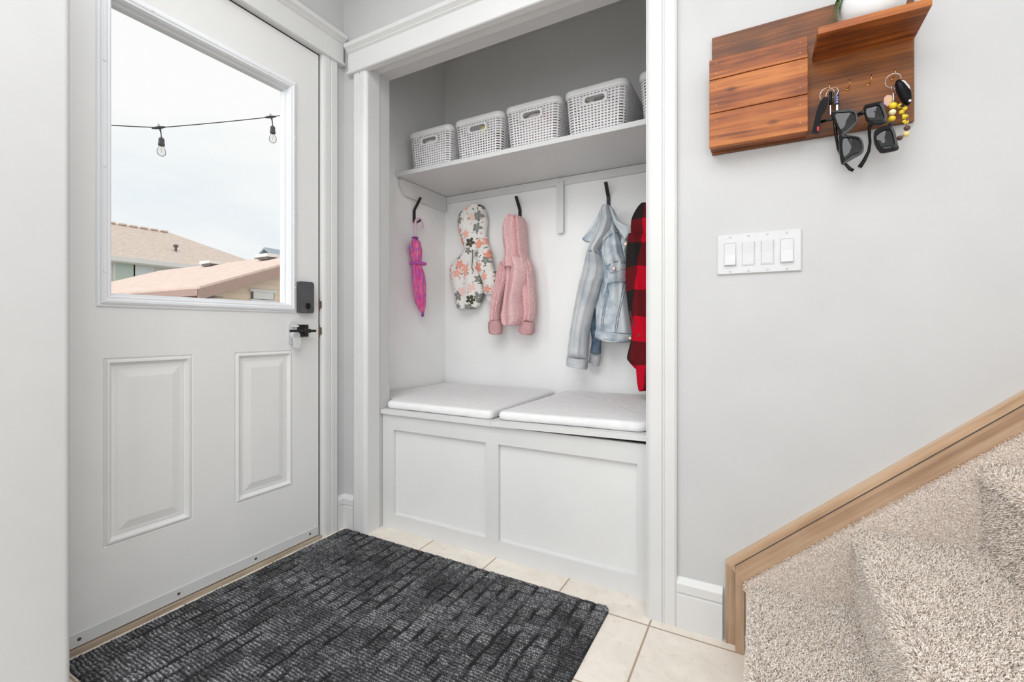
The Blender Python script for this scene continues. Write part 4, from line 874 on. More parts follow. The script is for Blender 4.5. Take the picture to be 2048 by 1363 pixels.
fs += [tuple(range(n_-1, -1, -1)), tuple(range((len(P_)-1)*n_, len(P_)*n_))]
uo(MB().add(vs, fs), 'canopy', M['umb'], smooth=True)
uo(MB().lathe([(.010, 0), (.018, .006), (.014, .012), (.020, .018), (.010, .022)], (UX_, 1.92, 1.362), (0,0,1), 14), 'canopy_ruffle', M['purple'])
uo(MB().bbox(UX_-.030, UX_+.030, 1.903, 1.985, 1.234, 1.252, .006), 'closing_strap', plain('magenta_strap', srgb(190,92,178), .5))
uo(MB().lathe([(.009, .02), (.008, .008), (.005, .004), (.009, -.004), (.009, -.010), (.003, -.014)], (UX_, 1.982, .966), (0,0,1), 16), 'tip', M['purple'])

# ------------------------------------------------------------------ keys and sunglasses on the organiser
M['key_black'] = plain('black_key_plastic', srgb(18,18,20), .3, spec=.12); M['red'] = plain('red_button', srgb(170,30,44), .35)
M['lens'] = plain('dark_lens', srgb(22,23,26), .04, 0, .6, 0); M['acetate'] = plain('black_acetate', srgb(9,9,10), .10, 0, .34, 0)
kr = empty('key_ring', (HX[0], 1.405, 1.497), 'key ring with a black flip key and two black headed keys', 'keys', 'key sets on the organiser')
def ko(mb, name, mat, parent, **k): o = mb.build(name, mat, None, **k); adopt_to(parent, o); return o
def circ(c, r, tilt, n=32, az=0):
    R3 = Matrix.Rotation(az, 3, 'Z') @ Matrix.Rotation(tilt, 3, 'X'); return [Vector(c)+R3 @ Vector((r*math.cos(2*PI*k/n), 0, r*math.sin(2*PI*k/n))) for k in range(n)]
ko(MB().tube(circ((.1480, 1.399, 1.4800), .0158, .25, az=.2), .0010, 7, True), 'split_ring', M['steel'], kr, smooth=True)
ko(MB().tube(circ((.1590, 1.404, 1.4830), .0138, -.1, az=-.5), .0009, 7, True), 'split_ring', M['steel'], kr, smooth=True)
fobp = [(.1385, 1.4655), (.1470, 1.4660), (.1490, 1.4560), (.1440, 1.4380), (.1345, 1.4200), (.1290, 1.3830), (.1255, 1.3805), (.1165, 1.3850), (.1165, 1.3925), (.1230, 1.4300), (.1300, 1.4540)]
ko(MB().prism([(float(a), float(b_)) for a, b_ in resamp(fobp, 4, True)], (0, 1.392, 0), (1,0,0), (0,0,1), (0,-1,0), .012), 'flip_key_fob', M['key_black'], kr)
ko(MB().bbox(.1245, .1295, 1.378, 1.381, 1.384, 1.396, .001), 'red_button', M['red'], kr)
ko(MB().bbox(.1520, .1592, 1.396, 1.403, 1.4515, 1.4860, .003), 'key_head', M['key_black'], kr)
ko(MB().bbox(.1535, .1562, 1.398, 1.400, 1.4270, 1.4515, .0005, 1), 'key_blade', M['steel'], kr)
ko(MB().bbox(.1617, .1735, 1.398, 1.405, 1.4500, 1.4840, .0034), 'key_head', plain('navy_key_plastic', srgb(34,36,52), .35), kr)
ko(MB().bbox(.1666, .1713, 1.400, 1.402, 1.4240, 1.4500, .0005, 1), 'key_blade', M['steel'], kr)
for z in (1.466, 1.460, 1.454): ko(MB().bbox(.1665, .1712, 1.3974, 1.3984, z, z+.0034, .0003, 1), 'key_marking', plain('pale_blue_print', srgb(140,150,196), .5), kr)
k2 = empty('key_ring', (HX[3], 1.405, 1.499), 'key ring with a rounded car fob, yellow bead strand and pink charm', 'keys', 'key sets on the organiser')
ko(MB().tube(circ((.2795, 1.402, 1.4830), .0150, .45), .0010, 7, True), 'split_ring', M['steel'], k2, smooth=True)
ko(MB().tube(circ((.2785, 1.396, 1.4620), .0060, .1, az=.9), .0009, 7, True), 'split_ring', M['steel'], k2, smooth=True)
fb = [(.2815, 1.4700), (.2862, 1.4765), (.2945, 1.4745), (.3040, 1.4600), (.3100, 1.4440), (.3118, 1.4240), (.3085, 1.4150), (.3010, 1.4160), (.2940, 1.4260), (.2850, 1.4480)]
F_ = [(float(a), float(b_)) for a, b_ in resamp(fb, 4, True)]; cx_ = sum(a for a, _ in F_)/len(F_); cz_ = sum(b_ for _, b_ in F_)/len(F_)
mb = MB(); vs = []
for s_, yy_ in ((.82, 1.400), (1, 1.396), (1, 1.388), (.80, 1.382)): vs += [(cx_+(a-cx_)*s_, yy_, cz_+(b_-cz_)*s_) for a, b_ in F_]
n_ = len(F_); mb.add(vs, [(i*n_+k, i*n_+(k+1) % n_, (i+1)*n_+(k+1) % n_, (i+1)*n_+k) for i in range(3) for k in range(n_)]+[tuple(range(n_)), tuple(range(3*n_, 4*n_))])
ko(mb, 'car_fob', M['key_black'], k2, smooth=True)
ko(MB().tube([(.2880, 1.384, 1.4745), (.2965, 1.383, 1.4670), (.3040, 1.383, 1.4540), (.3080, 1.384, 1.4420)], [.001, .0026, .0026, .001], 8), 'chrome_edge', M['steel'], k2, smooth=True)
ko(MB().bbox(.3040, .3090, 1.380, 1.384, 1.4165, 1.4215, .0008), 'white_sticker', M['plastic'], k2)
M['charm'] = noisy('pink_gold_charm', srgb(206,160,170), srgb(214,178,128), 60, .45)
ko(MB().prism([(.2626, 1.4455), (.2680, 1.4500), (.2760, 1.4480), (.2800, 1.4380), (.2740, 1.4260), (.2690, 1.4225), (.2620, 1.4300)], (0, 1.404, 0), (1,0,0), (0,0,1), (0,-1,0), .004), 'charm', M['charm'], k2)
ko(MB().tube([(.2785, 1.396, 1.456), (.279, 1.396, 1.447), (.280, 1.396, 1.440), (.2785, 1.396, 1.428)], .0018, 6), 'chain', M['steel'], k2, smooth=True)
bc = {'y': plain('yellow_bead', srgb(238,208,48), .35), 'w': noisy('cream_bead', srgb(236,226,170), srgb(244,238,210), 60, .4), 'k': noisy('yellow_black_bead', srgb(40,34,26), srgb(236,204,50), 110, .4, p0=.42, p1=.48),
      'b': plain('brown_bead', srgb(92,62,54), .45), 'c': plain('straw_bead', srgb(226,206,140), .5), 'd': plain('dark_grey_bead', srgb(48,50,50), .4)}
for x, z, r_, c_ in ((.2784, 1.4205, .0082, 'y'), (.2925, 1.4165, .0066, 'k'), (.2772, 1.4045, .0074, 'w'), (.2762, 1.3895, .0075, 'y'), (.2754, 1.3765, .0060, 'd'), (.2995, 1.4080, .0058, 'k'), (.2945, 1.4010, .0056, 'k'),
                     (.3000, 1.3895, .0070, 'k'), (.3015, 1.3760, .0068, 'k'), (.3045, 1.3610, .0066, 'b'), (.3030, 1.3470, .0070, 'c'), (.2912, 1.3400, .0062, 'b')):
    bm = bmesh.new(); bmesh.ops.create_uvsphere(bm, u_segments=16, v_segments=10, radius=r_)
    for v in bm.verts: v.co.z *= .88; v.co += Vector((x, 1.396, z))
    me = bpy.data.meshes.new('bead'); bm.to_mesh(me); bm.free(); o = link('bead', me, bc[c_], smooth=True); adopt_to(k2, o)
for pts in ([(.2784, 1.428), (.2772, 1.404), (.2762, 1.389), (.2754, 1.376)], [(.2784, 1.421), (.2925, 1.4165), (.2975, 1.405), (.3000, 1.389), (.3045, 1.361), (.3030, 1.347), (.2912, 1.340)]):
    ko(MB().tube([(x, 1.396, z) for x, z in pts], .0008, 6), 'bead_cord', M['gap'], k2)
# sunglasses
def ray_poly(poly, n=56):
    P = [np.array(p, float) for p in resamp(poly, 6, True)]; c = sum(P)/len(P); out = []
    A_ = np.array([math.atan2(p[1]-c[1], p[0]-c[0]) for p in P]); Rr = np.array([np.hypot(*(p-c)) for p in P]); od = np.argsort(A_); A_, Rr = A_[od], Rr[od]
    A_ = np.concatenate([A_-2*PI, A_, A_+2*PI]); Rr = np.tile(Rr, 3)
    for k in range(n):
        a = -PI+2*PI*k/n; r = np.interp(a, A_, Rr); out.append((c[0]+r*math.cos(a), c[1]+r*math.sin(a)))
    return out
def rim_lens(outer, inner, yf, th, parent, nm):
    O_, I_ = ray_poly(outer), ray_poly(inner); n = len(O_); m = MB()
    oc = np.mean(O_, 0)
    bev = [tuple(np.array(p)*.97+oc*.03) for p in O_]
    m.add([(x, yf(x, z)-th*.55, z) for x, z in O_]+[(x, yf(x, z)-th, z) for x, z in bev]+[(x, yf(x, z)-th*.92, z) for x, z in I_]+[(x, yf(x, z), z) for x, z in I_]+[(x, yf(x, z), z) for x, z in O_],
          [(a*n+i, a*n+(i+1) % n, (a+1) % 5*n+(i+1) % n, (a+1) % 5*n+i) for a in range(5) for i in range(n)])
    ko(m, nm, M['acetate'], parent, smooth=False)
    c = np.mean(I_, 0); l = MB(); vs = []; fs = []
    K_ = 6
    for j in range(K_+1):
        s_ = j/K_*1.01
        for x, z in I_: xx, zz = c[0]+(x-c[0])*s_, c[1]+(z-c[1])*s_; vs.append((xx, yf(xx, zz)-th*.5-.0022*(1-s_*s_), zz))
    for j in range(K_):
        for i in range(n): fs.append((j*n+i, j*n+(i+1) % n, (j+1)*n+(i+1) % n, (j+1)*n+i))
    l.add(vs, fs); ko(l, 'lens', M['lens'], parent, smooth=True)
g1 = empty('sunglasses', (.165, 1.375, 1.40), 'black cat eye sunglasses hanging sideways at the keys, tip pointing down left', 'sunglasses', 'sunglasses hanging on the organiser')
yf = lambda x, z: 1.372+.10*(z-1.36)
rim_lens([(.1561, 1.425), (.1791, 1.4245), (.2006, 1.4187), (.2062, 1.4055), (.2065, 1.389), (.1991, 1.3763), (.1824, 1.3612), (.174, 1.3609), (.1638, 1.3858), (.1565, 1.4059)],
         [(.1620, 1.4180), (.1800, 1.4175), (.1985, 1.4131), (.2030, 1.3950), (.2010, 1.386), (.1858, 1.372), (.1757, 1.3700), (.1680, 1.3880)], yf, .0055, g1, 'lens_rim')
rim_lens([(.171, 1.3640), (.1824, 1.3590), (.2057, 1.3503), (.2156, 1.3382), (.2164, 1.3105), (.1991, 1.2984), (.1858, 1.2915), (.174, 1.2853), (.1695, 1.3182), (.1690, 1.3493)],
         [(.1775, 1.3517), (.1900, 1.3505), (.2050, 1.3450), (.2125, 1.3334), (.2125, 1.3122), (.1941, 1.3010), (.1810, 1.2975), (.1755, 1.3253)], yf, .0055, g1, 'lens_rim')
ko(MB().tube([(.1580, 1.377, 1.408), (.1450, 1.386, 1.4095), (.1345, 1.392, 1.4105)], [.0042, .0038, .0034], 8), 'temple', M['acetate'], g1, smooth=True)
ko(MB().tube([(.162, 1.380, 1.400), (.166, 1.392, 1.37), (.172, 1.405, 1.34), (.186, 1.415, 1.305), (.198, 1.418, 1.2885), (.205, 1.418, 1.2835)], [.0040, .0036, .0032, .0032, .0042, .0040], 8), 'temple', M['acetate'], g1, smooth=True)
g2 = empty('sunglasses', (.245, 1.375, 1.40), 'black chunky square sunglasses hanging sideways beside the yellow beads', 'sunglasses', 'sunglasses hanging on the organiser')
yf = lambda x, z: 1.380+.10*(z-1.36)
rim_lens([(.2213, 1.4284), (.236, 1.4300), (.2509, 1.4304), (.2570, 1.4262), (.2627, 1.3967), (.2643, 1.3804), (.2588, 1.3740), (.2366, 1.3750), (.2253, 1.390), (.2204, 1.4144)],
         [(.2250, 1.4203), (.237, 1.4225), (.2495, 1.4225), (.2545, 1.4103), (.2590, 1.3889), (.2550, 1.3829), (.2380, 1.3828), (.2262, 1.4001)], yf, .0060, g2, 'lens_rim')
rim_lens([(.2382, 1.3458), (.2414, 1.3610), (.2572, 1.3690), (.2700, 1.3660), (.2775, 1.3527), (.2829, 1.317), (.2829, 1.3052), (.2541, 1.3026), (.2470, 1.3098), (.2398, 1.3274)],
         [(.2430, 1.3455), (.2541, 1.3566), (.2670, 1.3580), (.2725, 1.3504), (.2768, 1.3198), (.2725, 1.3127), (.2555, 1.3129), (.2476, 1.3275)], yf, .0060, g2, 'lens_rim')
ko(MB().tube([(.2235, 1.384, 1.412), (.2150, 1.396, 1.4145), (.2074, 1.404, 1.4145), (.2000, 1.412, 1.409)], [.0052, .0050, .0048, .004], 8), 'temple', M['acetate'], g2, smooth=True)
ko(MB().tube([(.2360, 1.384, 1.392), (.2325, 1.392, 1.3735), (.2340, 1.400, 1.3600), (.2362, 1.405, 1.3440), (.2345, 1.410, 1.3240), (.2255, 1.412, 1.3030), (.2165, 1.412, 1.2880)], [.0045, .0036, .0032, .0030, .0036, .0046, .0052], 8), 'temple', M['acetate'], g2, smooth=True)
# ------------------------------------------------------------------ door mat
def make_mat():
    X0, X1, Y0, Y1 = -1.615, -.417, .487, 1.418; nx, ny = 640, 500
    xs = np.linspace(X0, X1, nx); ys = np.linspace(Y0, Y1, ny); X, Y = np.meshgrid(xs, ys, indexing='ij')
    r = .028; cx = np.clip(X, X0+r, X1-r); cy = np.clip(Y, Y0+r, Y1-r); d = np.hypot(X-cx, Y-cy); k = np.minimum(1, r/np.maximum(d, 1e-9))
    s = np.where(d > 0, k, 1); X = cx+(X-cx)*s; Y = cy+(Y-cy)*s
    pw, pl = .050, .046
    def vnoise(sc, seed):
        g = np.random.default_rng(seed); a = g.random((int(1.4/sc)+3, int(1.2/sc)+3)); u = (X-X0)/sc; v = (Y-Y0)/sc; i = u.astype(int); j = v.astype(int); fu = u-i; fv = v-j
        fu = fu*fu*(3-2*fu); fv = fv*fv*(3-2*fv); return (a[i, j]*(1-fu)+a[i+1, j]*fu)*(1-fv)+(a[i, j+1]*(1-fu)+a[i+1, j+1]*fu)*fv
    wob = (vnoise(.03, 1)-.5)*.008
    col = np.floor((X+wob-X0)/pw).astype(int); fx = ((X+wob-X0)/pw) % 1
    offs = np.random.default_rng(3).random(60)*pl; yo = Y+(vnoise(.03, 2)-.5)*.008+np.where(col % 2 == 0, 0, pl/2)+offs[np.clip(col, 0, 59)]*.3
    row = np.floor((yo-Y0)/pl).astype(int); fy = ((yo-Y0)/pl) % 1
    sm = lambda a, e: np.clip(a/e, 0, 1)
    gx = sm(np.minimum(fx, 1-fx)-.07, .10); gy = sm(np.minimum(fy, 1-fy)-.02, .10)
    cell = np.random.default_rng(5).random((80, 80))[np.clip(col, 0, 79), np.clip(row+20, 0, 79)]
    fade = .20+.70*np.clip((vnoise(.06, 21)-.35)*3, 0, 1); gx = 1-(1-gx)*fade*.9; gy = 1-(1-gy)*(.25+.6*fade)
    block = gx*(.30+.70*gy)*(.70+.30*sm(cell-.10, .2))
    rib = .5+.5*np.cos(2*np.pi*(Y+(vnoise(.02, 8)-.5)*.006)/.0095)
    bead = .5+.5*np.cos(2*np.pi*(X+rng.random(X.shape)*.0022)/.0062+np.floor(Y/.0095)*2.4)
    yarn = rib*(.30+.70*bead)
    big = vnoise(.09, 11)
    Hh = .0030+.0062*block*(.25+.75*yarn)+.0012*rng.random(X.shape)
    edge = np.minimum.reduce([X-X0, X1-X, Y-Y0, Y1-Y]); Hh *= np.clip(edge/.004, .25, 1)**.5
    spk = .5*rng.random(X.shape)+.5*vnoise(.0035, 31); spk = np.clip((spk-.5)*1.8+.5, 0, 1)
    shade = np.clip(.10+.85*block*(.22+.78*yarn)*(.45+.75*spk)*(.70+.55*big)+.14*spk*spk, 0, 1)
    v = np.stack([X, Y, Hh], -1).reshape(-1, 3)
    i = np.arange(nx*ny).reshape(nx, ny); f = np.stack([i[:-1, :-1], i[1:, :-1], i[1:, 1:], i[:-1, 1:]], -1).reshape(-1, 4)
    # skirt down to the floor
    per = np.concatenate([i[:, 0], i[-1, 1:], i[-2::-1, -1], i[0, -2:0:-1]]); b = v[per].copy(); b[:, 2] = .0004; nb = len(per)
    v2 = np.concatenate([v, b]); idx = nx*ny+np.arange(nb); fs = np.stack([per, idx, np.roll(idx, -1), np.roll(per, -1)], -1); f = np.concatenate([f, fs])
    me = fastmesh('door_mat', v2, f); at = me.attributes.new('shade', 'FLOAT', 'POINT'); at.data.foreach_set('value', np.concatenate([shade.reshape(-1), np.zeros(nb)]).astype(np.float32))
    o = link('door_mat', me, attr_mat('charcoal_mat_yarn', [(0, srgb(16,16,17)), (.22, srgb(36,36,38)), (.5, srgb(88,88,90)), (.95, srgb(172,172,175))], .95), smooth=False)
    return tag(o, 'charcoal ribbed entry mat on the tile floor in front of the door', 'door mat')
def fastmesh(name, v, f):
    me = bpy.data.meshes.new(name); n = len(f); k = f.shape[1]
    me.vertices.add(len(v)); me.vertices.foreach_set('co', np.asarray(v, np.float32).reshape(-1))
    me.loops.add(n*k); me.loops.foreach_set('vertex_index', f.reshape(-1).astype(np.int32)); me.polygons.add(n)
    me.polygons.foreach_set('loop_start', np.arange(0, n*k, k, dtype=np.int32)); me.update(calc_edges=True); me.validate(); return me
make_mat()

# ------------------------------------------------------------------ carpeted stairs
stairs = empty('carpeted_staircase', (.2, 1.0, 0), 'staircase covered in thick beige carpet rising to the right of the closet', 'staircase')
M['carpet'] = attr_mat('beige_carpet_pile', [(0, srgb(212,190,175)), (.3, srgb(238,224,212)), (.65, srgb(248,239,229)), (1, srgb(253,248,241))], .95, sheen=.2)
def tufts(P, Nn, length, width, lean, seed, shade0=.5, dirn=None, dl=0):
    g = np.random.default_rng(seed); n = len(P); a = g.normal(size=(n, 3)); a -= (a*Nn).sum(1, keepdims=True)*Nn; a /= np.linalg.norm(a, axis=1, keepdims=True)
    side = np.cross(a, Nn); L_ = length*(.7+.6*g.random((n, 1))); w = width*(.7+.6*g.random((n, 1)))
    tl = lean*(.3+g.random((n, 1))); dv = a*tl
    if dirn is not None: dv = dv+np.array(dirn)*dl
    mid = P+Nn*L_*.55+dv*L_*.4; tip = P+Nn*L_*(1-.25*tl)+dv*L_
    v = np.stack([P-side*w*.5, P+side*w*.5, mid+side*w*.5, mid-side*w*.5, tip+side*w*.34, tip-side*w*.34], 1).reshape(-1, 3)
    b = np.arange(n)[:, None]*6; f = np.concatenate([b+np.array([0, 1, 2, 3]), b+np.array([3, 2, 4, 5])])
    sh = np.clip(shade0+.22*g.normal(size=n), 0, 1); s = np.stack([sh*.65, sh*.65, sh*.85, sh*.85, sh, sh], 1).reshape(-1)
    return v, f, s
def carpet_obj(name, surf_v, surf_f, Pts, Nrm, length, width, lean, seed, parent, shade0=.55, dirn=None, dl=0):
    v, f, s = tufts(Pts, Nrm, length, width, lean, seed, shade0, dirn, dl); nb = len(surf_v)
    V = np.concatenate([surf_v, v]); F = np.concatenate([surf_f, f+nb]); me = fastmesh(name, V, F)
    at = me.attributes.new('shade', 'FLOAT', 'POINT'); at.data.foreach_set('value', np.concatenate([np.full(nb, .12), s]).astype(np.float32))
    o = link(name, me, M['carpet'], None); o.parent = parent; o.matrix_parent_inverse = Matrix.Translation(-parent.location); return o
RUN, RISE, NX0, NZ0 = .225, .1935, -.022, .197
def step(k):
    nx_, z = NX0+RUN*k, NZ0+RISE*k; rn = .020; rx = nx_+.007
    y0, y1 = .42, 1.386
    zb = z-RISE if k else 0
    back = nx_+RUN+.022
    prof = [(rx, zb), (rx, z-.060), (rx-.002, z-.040)]+[(nx_+rn-rn*math.cos(a), z-rn+rn*math.sin(a)-.004*math.cos(a)) for a in np.linspace(-.9, PI/2, 9)]+[(back, z)]
    pr = np.array(prof); seg = np.hypot(*np.diff(pr, axis=0).T); cum = np.concatenate([[0], np.cumsum(seg)])
    sv = np.concatenate([np.stack([pr[:, 0], np.full(len(pr), y), pr[:, 1]], -1) for y in (y0, y1)]); n = len(pr)
    sf_ = np.array([(i, i+1, n+i+1, n+i) for i in range(n-1)])
    # close the ends (quads down to the base)
    g = np.random.default_rng(40+k); cnt = int((y1-y0)*cum[-1]*(500000 if k < 2 else (200000 if k == 2 else 80000))); t = g.random(cnt)*cum[-1]; i = np.clip(np.searchsorted(cum, t)-1, 0, n-2); fr_ = (t-cum[i])/seg[i]
    p2 = pr[i]+(pr[i+1]-pr[i])*fr_[:, None]; d2 = (pr[i+1]-pr[i])/seg[i][:, None]; nr2 = np.stack([-d2[:, 1], d2[:, 0]], -1)
    yy = y0+g.random(cnt)*(y1-y0)
    P = np.stack([p2[:, 0], yy, p2[:, 1]], -1); Nn = np.stack([nr2[:, 0], np.zeros(cnt), nr2[:, 1]], -1)
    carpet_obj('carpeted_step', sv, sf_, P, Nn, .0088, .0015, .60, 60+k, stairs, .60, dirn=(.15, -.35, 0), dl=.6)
for k in range(6): step(k)
# carpet wrapped up the wall side of the stairs
def side_panel():
    x0, x1, y = -.036, 1.32, 1.3885; sl = SL
    poly = [(x0, 0), (x1, 0), (x1, .199+(x1+.038)*sl), (x0, .199)]
    sv = np.array([(x, y, z) for x, z in poly]); g = np.random.default_rng(9); cnt = 270000
    x = np.where(np.arange(cnt) < 190000, x0+g.random(cnt)*(.62-x0), .62+g.random(cnt)*.70); top = .196+(x+.038)*sl; k = np.clip(np.floor((x-NX0)/RUN), 0, 5); base = NZ0+RISE*k-.02
    z = base+g.random(cnt)*(RUN*sl+.06); ok = (z < top) & (z > 0); x, z = x[ok], z[ok]
    P = np.stack([x, np.full(len(x), y), z], -1); Nn = np.tile([0, -1., 0], (len(x), 1))
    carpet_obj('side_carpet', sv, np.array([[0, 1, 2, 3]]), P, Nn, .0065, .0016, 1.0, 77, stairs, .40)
side_panel()
b = MB()      # plywood body under the carpet, keeps the flight solid from other sides
for k in range(6): b.box(NX0+RUN*k+.012, NX0+RUN*6+.02, .424, 1.384, (NZ0+RISE*(k-1) if k else 0)+.0005, NZ0+RISE*k-.002)
o = b.build('stair_body', M['thresh'], None); o.parent = stairs; o.matrix_parent_inverse = Matrix.Translation(-stairs.location)

# ------------------------------------------------------------------ outside
def shingles(name, c1, c2, c3, sc=1.0):
    m, t, b_, o_ = new_mat(name); L = t.links.new; tcn = N(t, 'ShaderNodeTexCoord'); mp_ = N(t, 'ShaderNodeMapping'); mp_.inputs['Scale'].default_value = (3.2*sc, 3.2*sc, 9*sc); L(tcn.outputs['Object'], mp_.inputs[0])
    n_ = N(t, 'ShaderNodeTexNoise', Scale=1.6, Detail=6, Roughness=.7); L(mp_.outputs[0], n_.inputs['Vector'])
    r = N(t, 'ShaderNodeValToRGB'); r.color_ramp.elements.new(.5)
    for e_, (p, c) in zip(r.color_ramp.elements, ((.34, c1), (.5, c2), (.66, c3))): e_.position = p; e_.color = c
    L(n_.outputs['Fac'], r.inputs[0]); L(r.outputs[0], b_.inputs['Base Color']); b_.inputs['Roughness'].default_value = .95; return m
M['shing_g'] = shingles('garage_roof_shingles', srgb(232,204,192), srgb(240,218,205), srgb(243,226,213))
M['shing_h'] = shingles('house_roof_shingles', srgb(212,194,182), srgb(228,210,197), srgb(238,224,212), 1.3)
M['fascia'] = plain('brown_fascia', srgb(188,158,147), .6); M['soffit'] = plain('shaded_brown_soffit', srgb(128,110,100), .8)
M['orange'] = plain('tan_garage_door', srgb(206,158,118), .6)
def siding(name, c, p=.115):
    m, t, b_, o_ = new_mat(name); L = t.links.new; tcn = N(t, 'ShaderNodeTexCoord'); s = N(t, 'ShaderNodeSeparateXYZ'); L(tcn.outputs['Object'], s.inputs[0])
    a = N(t, 'ShaderNodeMath', operation='DIVIDE'); a.inputs[1].default_value = p; L(s.outputs['Z'], a.inputs[0]); f_ = N(t, 'ShaderNodeMath', operation='FRACT'); L(a.outputs[0], f_.inputs[0])
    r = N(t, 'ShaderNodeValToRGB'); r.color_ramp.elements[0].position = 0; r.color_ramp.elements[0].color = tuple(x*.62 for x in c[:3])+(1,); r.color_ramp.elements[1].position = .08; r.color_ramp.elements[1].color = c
    L(f_.outputs[0], r.inputs[0]); L(r.outputs[0], b_.inputs['Base Color']); b_.inputs['Roughness'].default_value = .7
    bp_ = N(t, 'ShaderNodeBump', Strength=.6, Distance=.02); L(f_.outputs[0], bp_.inputs['Height']); L(bp_.outputs[0], b_.inputs['Normal']); return m
M['siding'] = siding('cream_siding', srgb(250,230,206)); M['hwall'] = siding('white_green_siding', srgb(226,230,224), .2); M['white'] = plain('white_exterior_trim', srgb(236,236,232), .6)
M['winpane'] = plain('pale_green_window_pane', srgb(196,212,202), .15); M['winpane2'] = plain('pale_blind_window_pane', srgb(224,232,232), .2)
M['darkf'] = plain('dark_window_trim', srgb(112,104,104), .6); M['blueh'] = plain('slate_blue_siding', srgb(146,156,170), .8); M['bluer'] = plain('grey_blue_roof', srgb(176,184,194), .9)
M['ground'] = noisy('gravel_ground', srgb(150,145,138), srgb(170,165,158), 3, .95)
struct(MB().box(-60, -1.9, -30, 60, -.75, -.60).build('ground', M['ground']))
G = empty('garage', (-13, 7.5, -.6), 'garage with pinkish brown shingle roof and cream siding outside the door window', 'garage')
def gp(mb, name, mat, par=None, **k):
    par = par or G; o = mb.build(name, mat, None, **k); o.parent = par
    if par.type == 'EMPTY': o.matrix_parent_inverse = Matrix.Translation(-par.location)
    return o
gx0, gx1, ye, ze, s_ = -17.1, -9.0, 4.58, 1.66, .378; yr = 7.52; zr = ze+s_*(yr-ye); yb = 2*yr-ye
r = MB(); r.add([(x, y, z+dz) for x in (gx0, gx1) for dz in (0, -.05) for y, z in ((ye, ze), (yr, zr), (yb, ze))], [(0,1,7,6), (1,2,8,7), (3,9,10,4), (4,10,11,5), (0,6,9,3), (2,5,11,8), (0,3,4,1), (1,4,5,2), (6,7,10,9), (7,8,11,10)]); gp(r, 'roof', M['shing_g'])
f = MB()
for xx in (gx1-.02, gx0): 
    for a, c_ in (((ye-.02, ze-.05), (yr, zr-.05)), ((yr, zr-.05), (yb+.02, ze-.05))):
        (ya, za), (yc, zc_) = a, c_; f.add([(x, y, z) for x in (xx, xx+.04) for y, z in ((ya, za), (yc, zc_), (yc, zc_-.20), (ya, za-.20))], [(0,1,2,3), (4,5,6,7), (0,4,5,1), (2,6,7,3), (0,3,7,4), (1,5,6,2)])
f.box(gx0, gx1, ye-.02, ye+.02, ze-.17, ze-.04); gp(f, 'fascia', M['fascia'])
f = MB(); f.add([(x, y, z) for x in (gx1-.33, gx1) for y, z in ((ye, ze-.16), (yr, zr-.16), (yb, ze-.16))], [(0,1,4,3), (1,2,5,4)]); f.box(gx0, gx1, ye, ye+.42, ze-.175, ze-.165); gp(f, 'soffit', M['soffit'])
wl = MB(); xa, ya, yb2 = gx1-.30, ye+.42, yb-.42
wl.add([(x, y, z) for x in (xa, gx0+.3) for y, z in ((ya, -.6), (yb2, -.6), (yb2, ze+s_*.42-.06), (yr, zr-.06), (ya, ze+s_*.42-.06))], [(0,1,2,3,4), (9,8,7,6,5), (0,5,6,1), (0,4,9,5), (1,6,7,2)]); gp(wl, 'wall', M['siding'])
gp(MB().box(gx0+.6, xa-.35, ya-.03, ya+.01, -.6, 1.52), 'garage_door', M['orange'])
gp(MB().box(xa-.15, xa+.02, ya-.02, ya+.05, -.6, 1.60), 'corner_board', M['white'])
wv = MB().box(xa, xa+.05, 5.70, 6.25, 1.46, 1.50).box(xa, xa+.06, 5.68, 6.25, 1.66, 1.71); ww = gp(wv, 'window_trim', M['white'])
w2 = MB().box(xa, xa+.03, 5.72, 6.22, 1.50, 1.66); w2 = gp(w2, 'window_frame', M['darkf']); w3 = MB().box(xa+.02, xa+.04, 5.755, 6.20, 1.512, 1.66).build('pane', M['white'], w2); w3.matrix_parent_inverse = Matrix.Identity(4)
for x_, y_ in ((-13.6, 7.22), (-10.9, 7.15)):
    z_ = ze+s_*(y_-ye); v_ = MB().box(x_-.20, x_+.20, y_-.14, y_+.14, z_-.02, z_+.04); o = gp(v_, 'roof_vent', M['darkf']); c_ = MB().box(x_-.24, x_+.24, y_-.18, y_+.18, z_+.04, z_+.12).build('vent_cap', M['white'], o); c_.matrix_parent_inverse = Matrix.Identity(4)
Hs = empty('house', (-26, 9, -.6), 'pale two storey house with tan hip roof seen over the garage roof', 'house')
hx, hze, sp_ = -22.0, 3.68, .5; hyr, hye = 11.9, 15.95; hxr = hx-(hye-hyr); hzr = hze+sp_*(hye-hyr); hx2 = 2*hxr-hx; hy0 = 2.0
r = MB(); r.add([(hx, hy0, hze), (hx, hye, hze), (hx2, hye, hze), (hx2, hy0, hze), (hxr, hy0, hzr), (hxr, hyr, hzr)], [(0,1,5,4), (1,2,5), (2,3,4,5), (0,4,3), (0,3,2,1)]); gp(r, 'roof', M['shing_h'], Hs)
cp = MB()
for i_ in range(9): y_ = hyr-.15-.42*i_; cp.box(hxr-.09, hxr+.16, y_-.30, y_, hzr-.02, hzr+.05)
gp(cp, 'ridge_vent', M['shing_h'], Hs)
gp(MB().box(hx-.05, hx+.10, hy0, hye, hze-.16, hze+.02), 'gutter', M['white'], Hs)
gp(MB().box(hx-.5, hx+.02, hy0, hye, hze-.20, hze-.14), 'soffit', M['white'], Hs)
gp(MB().box(hx2+.5, hx-.45, hy0+.3, hye-.45, -.6, hze-.1), 'wall', M['hwall'], Hs)
